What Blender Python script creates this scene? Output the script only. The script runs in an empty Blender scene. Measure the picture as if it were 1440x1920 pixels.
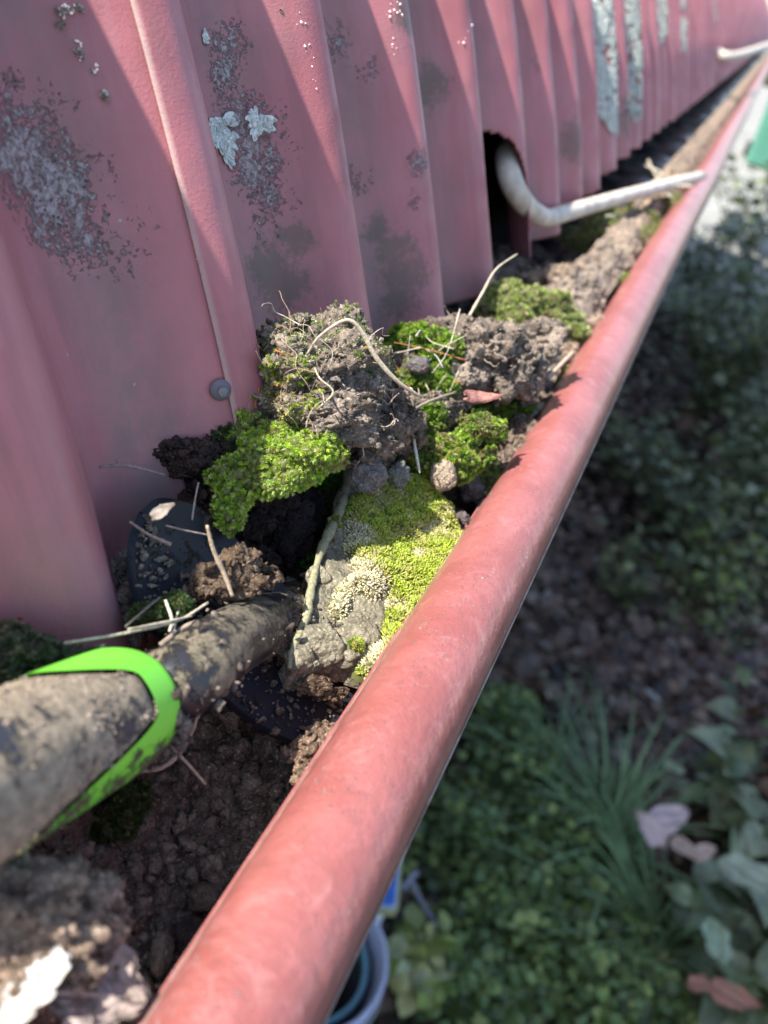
import bpy, bmesh, math, random
import numpy as np
from mathutils import Vector, Matrix
R = math.radians
rnd = random.Random(7)
rng = np.random.default_rng(11)
S = bpy.context.scene
C = S.collection

# ------------------------------------------------------------------ camera
F = 1600.0                                   # focal length in photo pixels (1440x1920)
def nrm(v):
    v = np.array(v, float); return v / np.linalg.norm(v)
d1 = nrm((760, 910, -F))                     # gutter direction seen from the camera
t2 = np.array((553, -3275, -F)); t2 = nrm(t2 - d1 * t2.dot(d1))   # down the roof sheet
nn = np.cross(d1, t2)
if nn[0] < 0: nn = -nn
TH = R(65)
up = nrm(-t2 * math.sin(TH) + nn * math.cos(TH))
out = nrm(t2 * math.cos(TH) + nn * math.sin(TH))
Rm = np.array([out, d1, up])                 # camera -> world
if np.linalg.det(Rm) < 0: raise RuntimeError('basis')
def at(px, py, d):
    """a world point seen in direction (px,py), d metres in front of the camera"""
    return Rm @ (np.array((px - 720, 960 - py, -F)) * d / F)
def atz(px, py, z):
    r = Rm @ np.array((px - 720, 960 - py, -F)); return r * z / r[2]
cam = bpy.data.cameras.new('camera'); co = bpy.data.objects.new('camera', cam); C.objects.link(co)
M4 = Matrix([list(Rm[i]) + [0] for i in range(3)] + [[0, 0, 0, 1]])
co.matrix_world = M4
cam.sensor_fit = 'VERTICAL'; cam.sensor_height = 36; cam.lens = 36 * F / 1920
cam.clip_start = 0.005; cam.clip_end = 400
cam.dof.use_dof = True; cam.dof.focus_distance = 0.190; cam.dof.aperture_fstop = cam.lens / 2.0
S.camera = co

# ------------------------------------------------------------------ light
SUN = nrm((-0.50, -0.50, 0.887))
w = bpy.data.worlds.new('World'); S.world = w; w.use_nodes = True
nt = w.node_tree; bg = nt.nodes['Background']; sky = nt.nodes.new('ShaderNodeTexSky')
sky.sky_type = 'NISHITA'; sky.sun_disc = False
sky.sun_elevation = math.asin(SUN[2]); sky.sun_rotation = math.atan2(SUN[0], SUN[1])
nt.links.new(sky.outputs[0], bg.inputs[0]); bg.inputs[1].default_value = 0.15
sl = bpy.data.lights.new('sun', 'SUN'); sl.energy = 5.0; sl.angle = R(0.53); sl.color = (1, .95, .88)
so = bpy.data.objects.new('sun', sl); C.objects.link(so)
so.rotation_euler = Vector(SUN).to_track_quat('Z', 'Y').to_euler()
S.view_settings.view_transform = 'Standard'; S.view_settings.look = 'None'
S.view_settings.exposure = 1.15; S.view_settings.gamma = 1

# ------------------------------------------------------------------ noise
def _h(i, j, k, s):
    n = (i * 374761393 + j * 668265263 + k * 1274126177 + s * 974711) & 0xffffffff
    n = ((n ^ (n >> 13)) * 1274126177) & 0xffffffff
    return ((n ^ (n >> 16)) & 0xffff) / 65535.0
def vno(P, s=0):
    P = np.asarray(P, float); I = np.floor(P).astype(np.int64); f = P - I; f = f * f * (3 - 2 * f)
    r = 0
    for a in (0, 1):
        for b in (0, 1):
            for c in (0, 1):
                wt = (f[:, 0] if a else 1 - f[:, 0]) * (f[:, 1] if b else 1 - f[:, 1]) * (f[:, 2] if c else 1 - f[:, 2])
                r = r + wt * _h(I[:, 0] + a, I[:, 1] + b, I[:, 2] + c, s)
    return r * 2 - 1
def fbm(P, f, o=4, s=0, g=.5):
    r = 0; a = 1
    P = np.asarray(P, float)
    for k in range(o):
        r = r + a * vno(P * f + 13.7 * k, s + k); a *= g; f *= 2.07
    return r
def smooth(a, b, x):
    t = np.clip((x - a) / (b - a), 0, 1); return t * t * (3 - 2 * t)

# ------------------------------------------------------------------ meshes
class MB:
    def __init__(s): s.V = []; s.F = []; s.T = []; s.n = 0
    def add(s, V, Fs, tint=(1, 1, 1)):
        V = np.asarray(V, float).reshape(-1, 3)
        t = np.asarray(tint, float)
        if t.ndim == 1: t = np.tile(t, (len(V), 1))
        if not isinstance(Fs, (list, tuple)) or (len(Fs) and not isinstance(Fs[0], np.ndarray)): Fs = [np.asarray(Fs, int)]
        for f in Fs:
            if len(f): s.F.append(f + s.n)
        s.V.append(V); s.T.append(t); s.n += len(V); return s
    def build(s, name, mat, parent=None, smooth_=True):
        V = np.concatenate(s.V); T = np.concatenate(s.T)
        me = bpy.data.meshes.new(name)
        loops = np.concatenate([f.ravel() for f in s.F]); tot = np.concatenate([np.full(len(f), f.shape[1]) for f in s.F])
        me.vertices.add(len(V)); me.vertices.foreach_set('co', V.astype(np.float32).ravel())
        me.loops.add(len(loops)); me.loops.foreach_set('vertex_index', loops.astype(np.int32))
        me.polygons.add(len(tot)); me.polygons.foreach_set('loop_start', (np.cumsum(tot) - tot).astype(np.int32))
        me.update(calc_edges=True); me.validate()
        me.polygons.foreach_set('use_smooth', np.full(len(me.polygons), smooth_))
        at_ = me.attributes.new('tint', 'FLOAT_COLOR', 'POINT')
        at_.data.foreach_set('color', np.concatenate([T, np.ones((len(T), 1))], 1).astype(np.float32).ravel())
        me.materials.append(mat)
        o = bpy.data.objects.new(name, me); C.objects.link(o)
        if parent is not None:
            o.parent = parent
            o.matrix_parent_inverse = parent.matrix_world.inverted() if parent.type != 'EMPTY' else Matrix.Translation(-Vector(parent.location))
        return o
def tag(o, label=None, cat=None, group=None, kind=None):
    if label: o['label'] = label
    if cat: o['category'] = cat
    if group: o['group'] = group
    if kind: o['kind'] = kind
    return o
def thing(name, loc, label, cat, group=None):
    o = bpy.data.objects.new(name, None); C.objects.link(o); o.location = Vector(loc); o.empty_display_size = .01
    return tag(o, label, cat, group)
def ico(sub):
    bm = bmesh.new(); bmesh.ops.create_icosphere(bm, subdivisions=sub, radius=1)
    V = np.array([v.co[:] for v in bm.verts]); Fa = np.array([[v.index for v in f.verts] for f in bm.faces]); bm.free()
    return V, Fa
ICO = {k: ico(k) for k in (1, 2, 3, 4, 5, 6)}
def rotm(a, b, c):
    return np.array(Matrix.Rotation(a, 3, 'X') @ Matrix.Rotation(b, 3, 'Y') @ Matrix.Rotation(c, 3, 'Z'))
def blob(c, rad, seed=0, amp=.25, f=1.6, sub=4, rot=None, o=5, g=.55, flat=False):
    V, Fa = ICO[sub]
    n = fbm(V + seed * 3.1, f, o, seed, g)
    if flat: n = -np.abs(n) + .3
    W = V * (1 + amp * n)[:, None] * np.asarray(rad, float)
    Q = Rm if rot is None else rot
    return W @ np.asarray(Q).T + np.asarray(c), Fa
def pl(px, py, d, rx=0):
    p = at(px, py, d)
    if p[0] + rx * d / F * .9 > -.0225:
        for k in range(60):
            if p[2] < -.1265 or p[0] + rx * d / F * .9 < -.0225: break
            d *= 1.004; p = at(px, py, d)
    return p
def vnormals(V, Fa):
    n = np.cross(V[Fa[:, 1]] - V[Fa[:, 0]], V[Fa[:, 2]] - V[Fa[:, 0]])
    N = np.zeros_like(V)
    for k in range(3): np.add.at(N, Fa[:, k], n)
    return N / (np.linalg.norm(N, axis=1)[:, None] + 1e-12)
def rand_rot(n):
    q = rng.normal(size=(n, 4)); q /= np.linalg.norm(q, axis=1)[:, None]
    a, b, c, d = q.T
    return np.stack([np.stack([1 - 2 * (c * c + d * d), 2 * (b * c - a * d), 2 * (b * d + a * c)], 1),
                     np.stack([2 * (b * c + a * d), 1 - 2 * (b * b + d * d), 2 * (c * d - a * b)], 1),
                     np.stack([2 * (b * d - a * c), 2 * (c * d + a * b), 1 - 2 * (b * b + c * c)], 1)], 1)
def rot_to(N, spin=None, jit=0):
    """rotation matrices that take +Z to each N, with random spin"""
    N = N + rng.normal(size=N.shape) * jit; N = N / np.linalg.norm(N, axis=1)[:, None]
    a = rng.normal(size=N.shape); X = np.cross(a, N); X /= np.linalg.norm(X, axis=1)[:, None]
    Y = np.cross(N, X)
    return np.stack([X, Y, N], 2)
def scatter(mb, base, pos, rots, sc, tint, shade=None):
    V, Fs = base
    V = np.asarray(V); n = len(pos); k = len(V)
    sc = np.asarray(sc, float)
    if sc.ndim == 1: sc = np.stack([sc] * 3, 1)
    W = np.einsum('nij,nkj->nki', rots, V[None] * sc[:, None, :]) + np.asarray(pos)[:, None, :]
    T = np.repeat(np.asarray(tint, float)[:, None, :], k, 1)
    if not isinstance(Fs, list): Fs = [Fs]
    out_ = [(f[None] + (np.arange(n) * k)[:, None, None]).reshape(-1, f.shape[1]) for f in Fs]
    mb.add(W.reshape(-1, 3), out_, T.reshape(-1, 3))
def sample(V, Fa, n, mask=None):
    A = V[Fa[:, 0]]; B = V[Fa[:, 1]]; D = V[Fa[:, 2]]
    ar = np.linalg.norm(np.cross(B - A, D - A), axis=1)
    if mask is not None: ar = ar * mask((A + B + D) / 3)
    i = rng.choice(len(Fa), n, p=ar / ar.sum())
    u = rng.random((n, 2)); s = u.sum(1) > 1; u[s] = 1 - u[s]
    P = A[i] + (B[i] - A[i]) * u[:, :1] + (D[i] - A[i]) * u[:, 1:]
    N = vnormals(V, Fa)
    return P, N[Fa[i, 0]]
def crm(P, n):
    P = [np.asarray(p, float) for p in P]; Q = [2 * P[0] - P[1]] + P + [2 * P[-1] - P[-2]]; o = []
    for i in range(1, len(Q) - 2):
        for k in range(n):
            t = k / n; a, b, c, d = Q[i - 1:i + 3]
            o.append(.5 * ((2 * b) + (c - a) * t + (2 * a - 5 * b + 4 * c - d) * t * t + (3 * b - a - 3 * c + d) * t ** 3))
    o.append(Q[-2]); return np.array(o)
def tube(mb, P, r, sides=6, n=6, tint=(1, 1, 1), jit=0, cap=True, raw=False):
    L = np.asarray(P, float) if raw else crm(P, n)
    m = len(L); rr = np.interp(np.linspace(0, 1, m), np.linspace(0, 1, len(np.atleast_1d(r))), np.atleast_1d(r)) if np.ndim(r) else np.full(m, r)
    if jit: rr = rr * (1 + jit * rng.normal(size=m)).clip(.5, 1.8)
    T = np.gradient(L, axis=0); T /= np.linalg.norm(T, axis=1)[:, None] + 1e-12
    u = np.cross(T[0], (0.3, .2, .9)); u /= np.linalg.norm(u); V = []
    for i in range(m):
        u = u - T[i] * u.dot(T[i]); u /= np.linalg.norm(u); v = np.cross(T[i], u)
        a = np.arange(sides) * 2 * math.pi / sides
        V.append(L[i] + rr[i] * (np.cos(a)[:, None] * u + np.sin(a)[:, None] * v))
    V = np.concatenate(V); Fq = []
    for i in range(m - 1):
        for k in range(sides):
            a = i * sides + k; b = i * sides + (k + 1) % sides
            Fq.append((a, b, b + sides, a + sides))
    Fs = [np.array(Fq)]
    if cap:
        V = np.concatenate([V, L[:1], L[-1:]]); c0 = len(V) - 2; b0 = (m - 1) * sides
        Fs.append(np.array([(c0, (k + 1) % sides, k) for k in range(sides)] + [(c0 + 1, b0 + k, b0 + (k + 1) % sides) for k in range(sides)]))
    mb.add(V, Fs, tint)
def grid(nu, nv):
    a = (np.arange(nu - 1)[:, None] * nv + np.arange(nv - 1)).ravel()
    return np.stack([a, a + nv, a + nv + 1, a + 1], 1)
def box(mb, lo, hi, tint=(1, 1, 1), M=None):
    lo = np.array(lo, float); hi = np.array(hi, float)
    V = np.array([[x, y, z] for x in (lo[0], hi[0]) for y in (lo[1], hi[1]) for z in (lo[2], hi[2])])
    if M is not None: V = V @ np.asarray(M).T
    mb.add(V, np.array([(0, 1, 3, 2), (4, 6, 7, 5), (0, 4, 5, 1), (2, 3, 7, 6), (0, 2, 6, 4), (1, 5, 7, 3)]), tint)

# ------------------------------------------------------------------ materials
def mat(name, rough=.8, spec=.3, **k):
    m = bpy.data.materials.new(name); m.use_nodes = True; n = m.node_tree
    b = n.nodes['Principled BSDF']; b.inputs['Roughness'].default_value = rough; b.inputs['Specular IOR Level'].default_value = spec
    return m, n, b
class NT:
    def __init__(s, n): s.n = n
    def new(s, t, **kw):
        x = s.n.nodes.new('ShaderNode' + t)
        for k, v in kw.items(): setattr(x, k, v)
        return x
    def put(s, sock, v):
        if isinstance(v, bpy.types.NodeSocket): s.n.links.new(v, sock)
        elif v is not None:
            if hasattr(sock.default_value, '__len__') and not hasattr(v, '__len__'): v = (v, v, v)
            if hasattr(sock.default_value, '__len__') and len(sock.default_value) == 4 and len(v) == 3: v = tuple(v) + (1,)
            sock.default_value = v
    def noise(s, scale, detail=5, rough=.6, dist=0, vec=None):
        x = s.new('TexNoise'); x.inputs['Scale'].default_value = scale; x.inputs['Detail'].default_value = detail
        x.inputs['Roughness'].default_value = rough; x.inputs['Distortion'].default_value = dist
        s.put(x.inputs['Vector'], vec if vec is not None else s.pos()); return x.outputs['Fac']
    def pos(s):
        if not hasattr(s, '_p'): s._p = s.new('NewGeometry').outputs['Position']
        return s._p
    def scaled(s, v):
        x = s.new('VectorMath', operation='MULTIPLY'); s.put(x.inputs[0], s.pos()); x.inputs[1].default_value = v; return x.outputs[0]
    def vor(s, scale, feature='F1', vec=None):
        x = s.new('TexVoronoi'); x.feature = feature; x.inputs['Scale'].default_value = scale; s.put(x.inputs['Vector'], vec if vec is not None else s.pos()); return x.outputs['Distance']
    def ramp(s, f, a, b):
        x = s.new('MapRange', interpolation_type='SMOOTHSTEP'); s.put(x.inputs['Value'], f); x.inputs['From Min'].default_value = a; x.inputs['From Max'].default_value = b; return x.outputs['Result']
    def mix(s, f, a, b, mode='MIX'):
        x = s.new('Mix', data_type='RGBA', blend_type=mode); s.put(x.inputs[0], f); s.put(x.inputs[6], a); s.put(x.inputs[7], b); return x.outputs[2]
    def math(s, op, a, b=None, c=None):
        x = s.new('Math', operation=op); s.put(x.inputs[0], a)
        if b is not None: s.put(x.inputs[1], b)
        if c is not None: s.put(x.inputs[2], c)
        return x.outputs[0]
    def attr(s, name='tint'):
        x = s.new('Attribute'); x.attribute_name = name; return x.outputs['Color']
    def sep(s, c):
        return s.new('SeparateColor').outputs, s
    def bump(s, h, dist, strength=1, prev=None):
        x = s.new('Bump'); x.inputs['Strength'].default_value = strength; x.inputs['Distance'].default_value = dist; s.put(x.inputs['Height'], h)
        if prev is not None: s.put(x.inputs['Normal'], prev)
        return x.outputs[0]

def m_soil(name, a, b, rough=.85, wet=0, sc=900):
    m, n, bs = mat(name, rough, .3); t = NT(n)
    c = t.mix(t.ramp(t.noise(sc * .35, 6, .65), .35, .65), a, b)
    c = t.mix(t.ramp(t.noise(sc * 1.6, 3, .6), .55, .7), c, tuple(min(1, x * 1.7) for x in b))
    c = t.mix(1, c, t.attr(), 'MULTIPLY')
    t.put(bs.inputs['Base Color'], c)
    t.put(bs.inputs['Roughness'], t.math('SUBTRACT', rough, t.math('MULTIPLY', t.ramp(t.noise(sc * .5, 3), .45, .6), wet)))
    h = t.math('ADD', t.noise(sc, 6, .7), t.math('MULTIPLY', t.vor(sc * 1.2), .6))
    t.put(bs.inputs['Normal'], t.bump(h, .0009, .9))
    return m
SOIL = m_soil('soil', (.11, .085, .066), (.29, .235, .185))
SOILD = m_soil('damp shaded soil', (.035, .021, .017), (.085, .055, .042), .6, .25)
MUD = m_soil('wet mud', (.05, .032, .02), (.14, .095, .06), .22, .15, 700)
CLAY = m_soil('grey clay', (.14, .125, .09), (.27, .24, .175), .8, .1)
STONE = m_soil('stone', (.12, .11, .105), (.22, .20, .185), .8, 0, 1400)
def m_tint(name, rough, spec=.3, sub=0, nsc=600, var=.35, bump=0, trans=0):
    m, n, bs = mat(name, rough, spec); t = NT(n)
    c = t.mix(t.ramp(t.noise(nsc, 4), .3, .7), (1 - var,) * 3, (1 + var * .4,) * 3)
    c = t.mix(1, t.attr(), c, 'MULTIPLY')
    t.put(bs.inputs['Base Color'], c)
    if bump: t.put(bs.inputs['Normal'], t.bump(t.noise(nsc * 2, 5, .65), bump, .8))
    if trans:
        tr = t.new('BsdfTranslucent'); t.put(tr.inputs[0], c); ms = t.new('MixShader'); ms.inputs[0].default_value = trans
        n.links.new(bs.outputs[0], ms.inputs[1]); n.links.new(tr.outputs[0], ms.inputs[2])
        n.links.new(ms.outputs[0], n.nodes['Material Output'].inputs[0])
    return m
MOSS = m_tint('moss', .42, .45, trans=.3, var=.2)
ROOT = m_tint('root', .7, .3, nsc=1500, bump=.0002)
LEAFM = m_tint('garden leaf', .45, .5, nsc=25, trans=.25)
DRY = m_tint('dry leaf', .8, .2, nsc=500, bump=.0006, var=.5, trans=.15)
LICH = m_tint('lichen', .85, .2, nsc=900, var=.3, bump=.0005)
PLAIN = m_tint('plain', .5, .4, nsc=60, var=.12)

# red roof paint
def roof_mat():
    m, n, bs = mat('faded red roof paint', .45, .4); t = NT(n)
    base = t.mix(t.ramp(t.noise(14, 5, .6), .3, .7), (.41, .120, .132), (.50, .175, .188))
    stk = t.noise(170, 5, .6, 0, t.scaled((.10, 1, .10)))
    base = t.mix(t.math('MULTIPLY', t.ramp(stk, .5, .68), .35), base, (.46, .23, .24))
    base = t.mix(t.math('MULTIPLY', t.ramp(stk, .5, .34), .3), base, (.22, .09, .095))
    sx = t.new('SeparateColor'); n.links.new(t.attr(), sx.inputs[0])
    base = t.mix(t.math('SUBTRACT', 1, sx.outputs[0]), base, (.62, .50, .44))
    base = t.mix(t.math('MULTIPLY', t.ramp(t.noise(90, 6, .7, .6, t.scaled((1, 1, .35))), .5, .72), .35), base, (.30, .16, .17))
    s = t.new('SeparateColor'); n.links.new(t.attr('grime'), s.inputs[0])
    crust, dirt, moss = s.outputs
    fine = t.noise(760, 8, .78); blot = t.noise(230, 5, .65)
    # dirt along the valleys and near the soil
    base = t.mix(t.math('MULTIPLY', dirt, t.ramp(t.math('ADD', t.noise(60, 6, .7), t.math('MULTIPLY', fine, .35)), .35, .85)), base, (.21, .17, .15))
    base = t.mix(t.math('MULTIPLY', t.ramp(t.math('ADD', t.math('MULTIPLY', moss, .5), t.math('MULTIPLY', t.math('ADD', fine, blot), .62)),   .86, 1.06), .6), base, (.085, .085, .055))
    lum = t.mix(t.ramp(t.noise(900, 4, .7), .4, .62), (.20, .18, .175), (.50, .47, .46))
    k = t.math('ADD', t.math('MULTIPLY', crust, .42), t.math('MULTIPLY', t.math('ADD', t.math('MULTIPLY', fine, .95), t.math('MULTIPLY', blot, .5)), .82))
    cm = t.ramp(k, .90, .97)
    base = t.mix(t.math('MULTIPLY', cm, .75), base, lum)
    dots = t.ramp(t.vor(900), .32, .18)
    base = t.mix(t.math('MULTIPLY', t.math('MULTIPLY', dots, cm), t.ramp(t.noise(160, 3), .45, .6)), base, (.05, .045, .045))
    sp = t.ramp(t.math('ADD', t.vor(130), t.math('MULTIPLY', t.noise(700, 3), .12)), .11, .08)
    base = t.mix(t.math('MULTIPLY', sp, t.ramp(t.noise(25, 3), .5, .6)), base, (.45, .38, .38))
    t.put(bs.inputs['Base Color'], base)
    t.put(bs.inputs['Roughness'], t.math('ADD', .40, t.math('MULTIPLY', t.math('MAXIMUM', cm, t.ramp(t.noise(60, 5), .4, .7)), .3)))
    h = t.math('ADD', t.math('MULTIPLY', cm, t.math('ADD', fine, .4)), t.math('MULTIPLY', t.noise(1300, 4, .7), .25))
    b1 = t.bump(h, .0006, .8)
    t.put(bs.inputs['Normal'], t.bump(t.noise(30, 2), .004, .35, b1))
    return m
ROOF = roof_mat()
def bead_mat():
    m, n, bs = mat('worn red gutter paint', .34, .5); t = NT(n)
    base = t.mix(t.ramp(t.noise(40, 4, .6), .35, .65), (.27, .082, .070), (.34, .118, .105))
    base = t.mix(t.math('MULTIPLY', t.ramp(t.noise(120, 6, .7, 1.2), .5, .75), .4), base, (.52, .25, .24))
    scr = t.ramp(t.noise(560, 8, .78, 2.5, t.scaled((1, .6, 1))), .575, .64)
    reg = t.ramp(t.noise(48, 4, .6), .44, .60)
    base = t.mix(t.math('MULTIPLY', scr, t.math('MULTIPLY', reg, .75)), base, (.72, .62, .58))
    base = t.mix(t.math('MULTIPLY', t.ramp(t.math('ADD', t.vor(320), t.math('MULTIPLY', t.noise(900, 3), .2)), .15, .10), .6), base, (.62, .42, .38))
    t.put(bs.inputs['Base Color'], base)
    bs.inputs['Coat Weight'].default_value = .35; bs.inputs['Coat Roughness'].default_value = .18
    t.put(bs.inputs['Roughness'], t.math('ADD', .24, t.math('MULTIPLY', t.noise(150, 5, .7), .3)))
    t.put(bs.inputs['Normal'], t.bump(t.math('ADD', t.math('ADD', t.noise(330, 6, .65), t.math('MULTIPLY', t.noise(60, 2), .9)), t.math('MULTIPLY', t.math('MULTIPLY', scr, reg), .8)), .0007, .75))
    grm = t.ramp(t.noise(26, 7, .7, .8), .52, .74)
    return m
BEAD = bead_mat()
def trowel_mat(name, a, muda, thr, rough=.45):
    m, n, bs = mat(name, rough, .4); t = NT(n)
    k = t.math('ADD', t.math('MULTIPLY', t.noise(130, 7, .72, .4), .9), t.math('MULTIPLY', t.noise(800, 5, .75), .35))
    s = t.new('SeparateColor'); n.links.new(t.attr(), s.inputs[0])
    k = t.math('ADD', k, t.math('SUBTRACT', s.outputs[0], .5))
    f = t.ramp(k, thr, thr + .09)
    mc = t.mix(t.ramp(t.noise(600, 5, .7), .35, .65), tuple(x * .55 for x in muda), muda)
    t.put(bs.inputs['Base Color'], t.mix(f, a, mc))
    t.put(bs.inputs['Roughness'], t.math('ADD', rough, t.math('MULTIPLY', f, .4)))
    t.put(bs.inputs['Normal'], t.bump(t.math('MULTIPLY', f, t.math('ADD', .4, t.noise(1100, 5, .75))), .0008, .9))
    return m
def _x(): pass
GRIP = trowel_mat('muddy black rubber grip', (.035, .037, .045), (.42, .34, .24), .46)
NECK = trowel_mat('muddy black steel', (.022, .022, .026), (.24, .20, .135), .60, .3)
BLADE = trowel_mat('black steel blade', (.016, .018, .024), (.13, .09, .06), .70, .42)
BLADE.node_tree.nodes['Principled BSDF'].inputs['Specular IOR Level'].default_value = .16
GREEN = trowel_mat('green plastic', (.17, .58, .05), (.14, .10, .07), .80, .4)

# ------------------------------------------------------------------ ground, path, house
GZ = -1.6
def gmat():
    m, n, bs = mat('garden earth', .95, .1); t = NT(n)
    c = t.mix(t.ramp(t.noise(9, 7, .7), .35, .65), (.028, .02, .016), (.07, .052, .036))
    c = t.mix(t.ramp(t.noise(2.2, 4, .6), .48, .6), c, (.04, .05, .022))
    t.put(bs.inputs['Base Color'], c); t.put(bs.inputs['Normal'], t.bump(t.noise(30, 6, .7), .03, .8)); return m
mb = MB(); n = 60
xs = np.concatenate([np.linspace(-60, -3, 8)[:-1], np.linspace(-3, 4, 60), np.linspace(4, 60, 8)[1:]])
ys = np.concatenate([np.linspace(-60, -1, 8)[:-1], np.linspace(-1, 8, 70), np.linspace(8, 90, 10)[1:]])
G = np.stack(np.meshgrid(xs, ys, indexing='ij'), -1).reshape(-1, 2)
z = GZ + .025 * fbm(np.c_[G, G[:, 0] * 0], 2.2, 3, 5) * (np.abs(G[:, 0]) < 5) * (G[:, 1] < 9) * (G[:, 1] > -2)
mb.add(np.c_[G, z - .03 * ((G[:, 1] > 5.0) & (G[:, 0] < 1.1) & (G[:, 0] > -2.9))], grid(len(xs), len(ys)))
tag(mb.build('ground', gmat()), kind='structure')
m, n_, bs = mat('pale concrete', .9, .2); t = NT(n_)
t.put(bs.inputs['Base Color'], t.mix(t.ramp(t.noise(6, 7, .7), .3, .7), (.20, .195, .18), (.33, .32, .29))); t.put(bs.inputs['Normal'], t.bump(t.noise(120, 5), .004, .6))
mb = MB(); box(mb, (-2.6, 5.6, GZ - .05), (.75, 30, GZ + .045)); tag(mb.build('path', m, smooth_=False), kind='structure')
m, n_, bs = mat('painted weatherboard', .7, .3); t = NT(n_); t.put(bs.inputs['Base Color'], t.mix(t.ramp(t.noise(8, 5), .3, .7), (.5, .48, .43), (.58, .56, .5)))
hw = thing('house_wall', (-.35, 2, GZ), 'pale weatherboard house wall below the red gutter', 'house wall')
mb = MB()
for k in range(9):
    zz = GZ - .02 + k * .155
    mb.add(np.array([(-.33, -1.5, zz), (-.33, 6.6, zz), (-.352, 6.6, zz + .155), (-.352, -1.5, zz + .155), (-.352, -1.5, zz), (-.352, 6.6, zz)]), np.array([(0, 1, 2, 3), (0, 4, 5, 1)]))
box(mb, (-.50, -1.5, GZ - .02), (-.355, 6.6, -.22)); mb.build('boards', m, hw, False)
mb = MB(); box(mb, (-.35, -1.5, -.235), (-.118, 6.6, -.222)); mb.build('soffit', m, hw, False)
mb = MB(); box(mb, (-.117, -1.5, -.25), (-.1045, 6.6, -.128)); mb.build('fascia', m, hw, False)
mk, n_, bs = mat('black roof underlay', .95, .1); bs.inputs['Base Color'].default_value = (.012, .012, .014, 1)

# ------------------------------------------------------------------ roof sheets
KS = 1.13; PITCH = .0537 * KS; AMP = .0077 * KS; Y0 = .1362 * KS; TB = R(67.7)
BX, BZ = -.0581 * KS, -.1150 * KS
LT = np.linspace(0, 3, 6001); THT = np.maximum(R(15), TB - np.minimum(LT, .1 * KS) / (1.27 * KS) - np.maximum(LT - .1 * KS, 0) / (.35 * KS))
XT = BX - np.r_[0, np.cumsum(np.cos((THT[1:] + THT[:-1]) / 2) * np.diff(LT))]; ZT = BZ + np.r_[0, np.cumsum(np.sin((THT[1:] + THT[:-1]) / 2) * np.diff(LT))]
def roof_c(l):
    l = np.asarray(l, float); return np.interp(l, LT, XT), np.interp(l, LT, ZT), np.interp(l, LT, THT)
def roof_p(y, l, off=0):
    x, zc, th = roof_c(l)
    ph = 2 * math.pi * (np.asarray(y) - Y0) / PITCH
    p = AMP * (np.cos(ph) + .10 * np.cos(2 * ph)) + off
    return np.stack([x + np.sin(th) * p, np.asarray(y) + 0 * x, zc + np.cos(th) * p], -1)
def roof_hit(px, py):
    """the point of the roof surface seen in direction (px,py)"""
    r = Rm @ np.array((px - 720, 960 - py, -F)) / F
    d = np.linspace(.08, 3, 6000); P = r[None] * d[:, None]
    # slope coordinate l from height
    L = np.linspace(0, .3, 1500); _, ZZ, _ = roof_c(L); l = np.interp(P[:, 2], ZZ, L)
    x, zc, th = roof_c(l); ph = 2 * math.pi * (P[:, 1] - Y0) / PITCH
    surf = x + AMP * (np.cos(ph) + .1 * np.cos(2 * ph)) / np.sin(th)
    i = np.argmax(P[:, 0] < surf) if (P[:, 0] < surf).any() else len(d) - 1
    return P[i], P[i][1], l[i]
def roof_n(y, l):
    e = 1e-4; a = roof_p(y + e, l) - roof_p(y, l); b = roof_p(y, l + e) - roof_p(y, l); nn_ = np.cross(a, b); nn_ /= np.linalg.norm(nn_)
    return nn_ if nn_[0] > 0 else -nn_
crust_spots = []   # (y, l, radius_y, radius_l, strength)
for (px, py, ra, s_) in [(30, 250, .016, 1), (90, 330, .014, 1), (130, 400, .011, .9), (60, 180, .010, .7), (15, 130, .008, .8), (235, 480, .007, .7), (215, 420, .006, .6), (175, 300, .006, .6), (250, 420, .006, .7), (40, 480, .010, .5),
                         (405, 100, .008, .9), (420, 60, .007, .9), (450, 220, .012, .95), (470, 290, .011, .95), (480, 330, .009, .9), (495, 350, .008, .9), (440, 180, .009, .8), (480, 400, .008, .7),
                         (625, 60, .009, .8), (685, 130, .007, .7), (540, 300, .007, .6), (790, 330, .007, .9), (780, 390, .007, .7), (665, 320, .008, .8), (1010, 130, .008, .7), (60, 560, .009, .35), (120, 620, .009, .3)]:
    _, y_, l_ = roof_hit(px, py); crust_spots.append((y_, l_, ra, s_))
moss_spots = []
for (px, py, ra) in [(495, 480, .009), (520, 520, .010), (550, 450, .006), (740, 470, .009), (760, 520, .010), (745, 560, .008), (800, 150, .01), (1180, 230, .02), (1080, 280, .015), (700, 420, .006), (770, 60, .009)]:
    _, y_, l_ = roof_hit(px, py); moss_spots.append((y_, l_, ra, 1))
HY, HW, HL = .3765, .0245, .066       # the cut-out in the sheet
NY, NW, NL = roof_hit(1345, 95)[1] - .02, .022, .05
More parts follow.
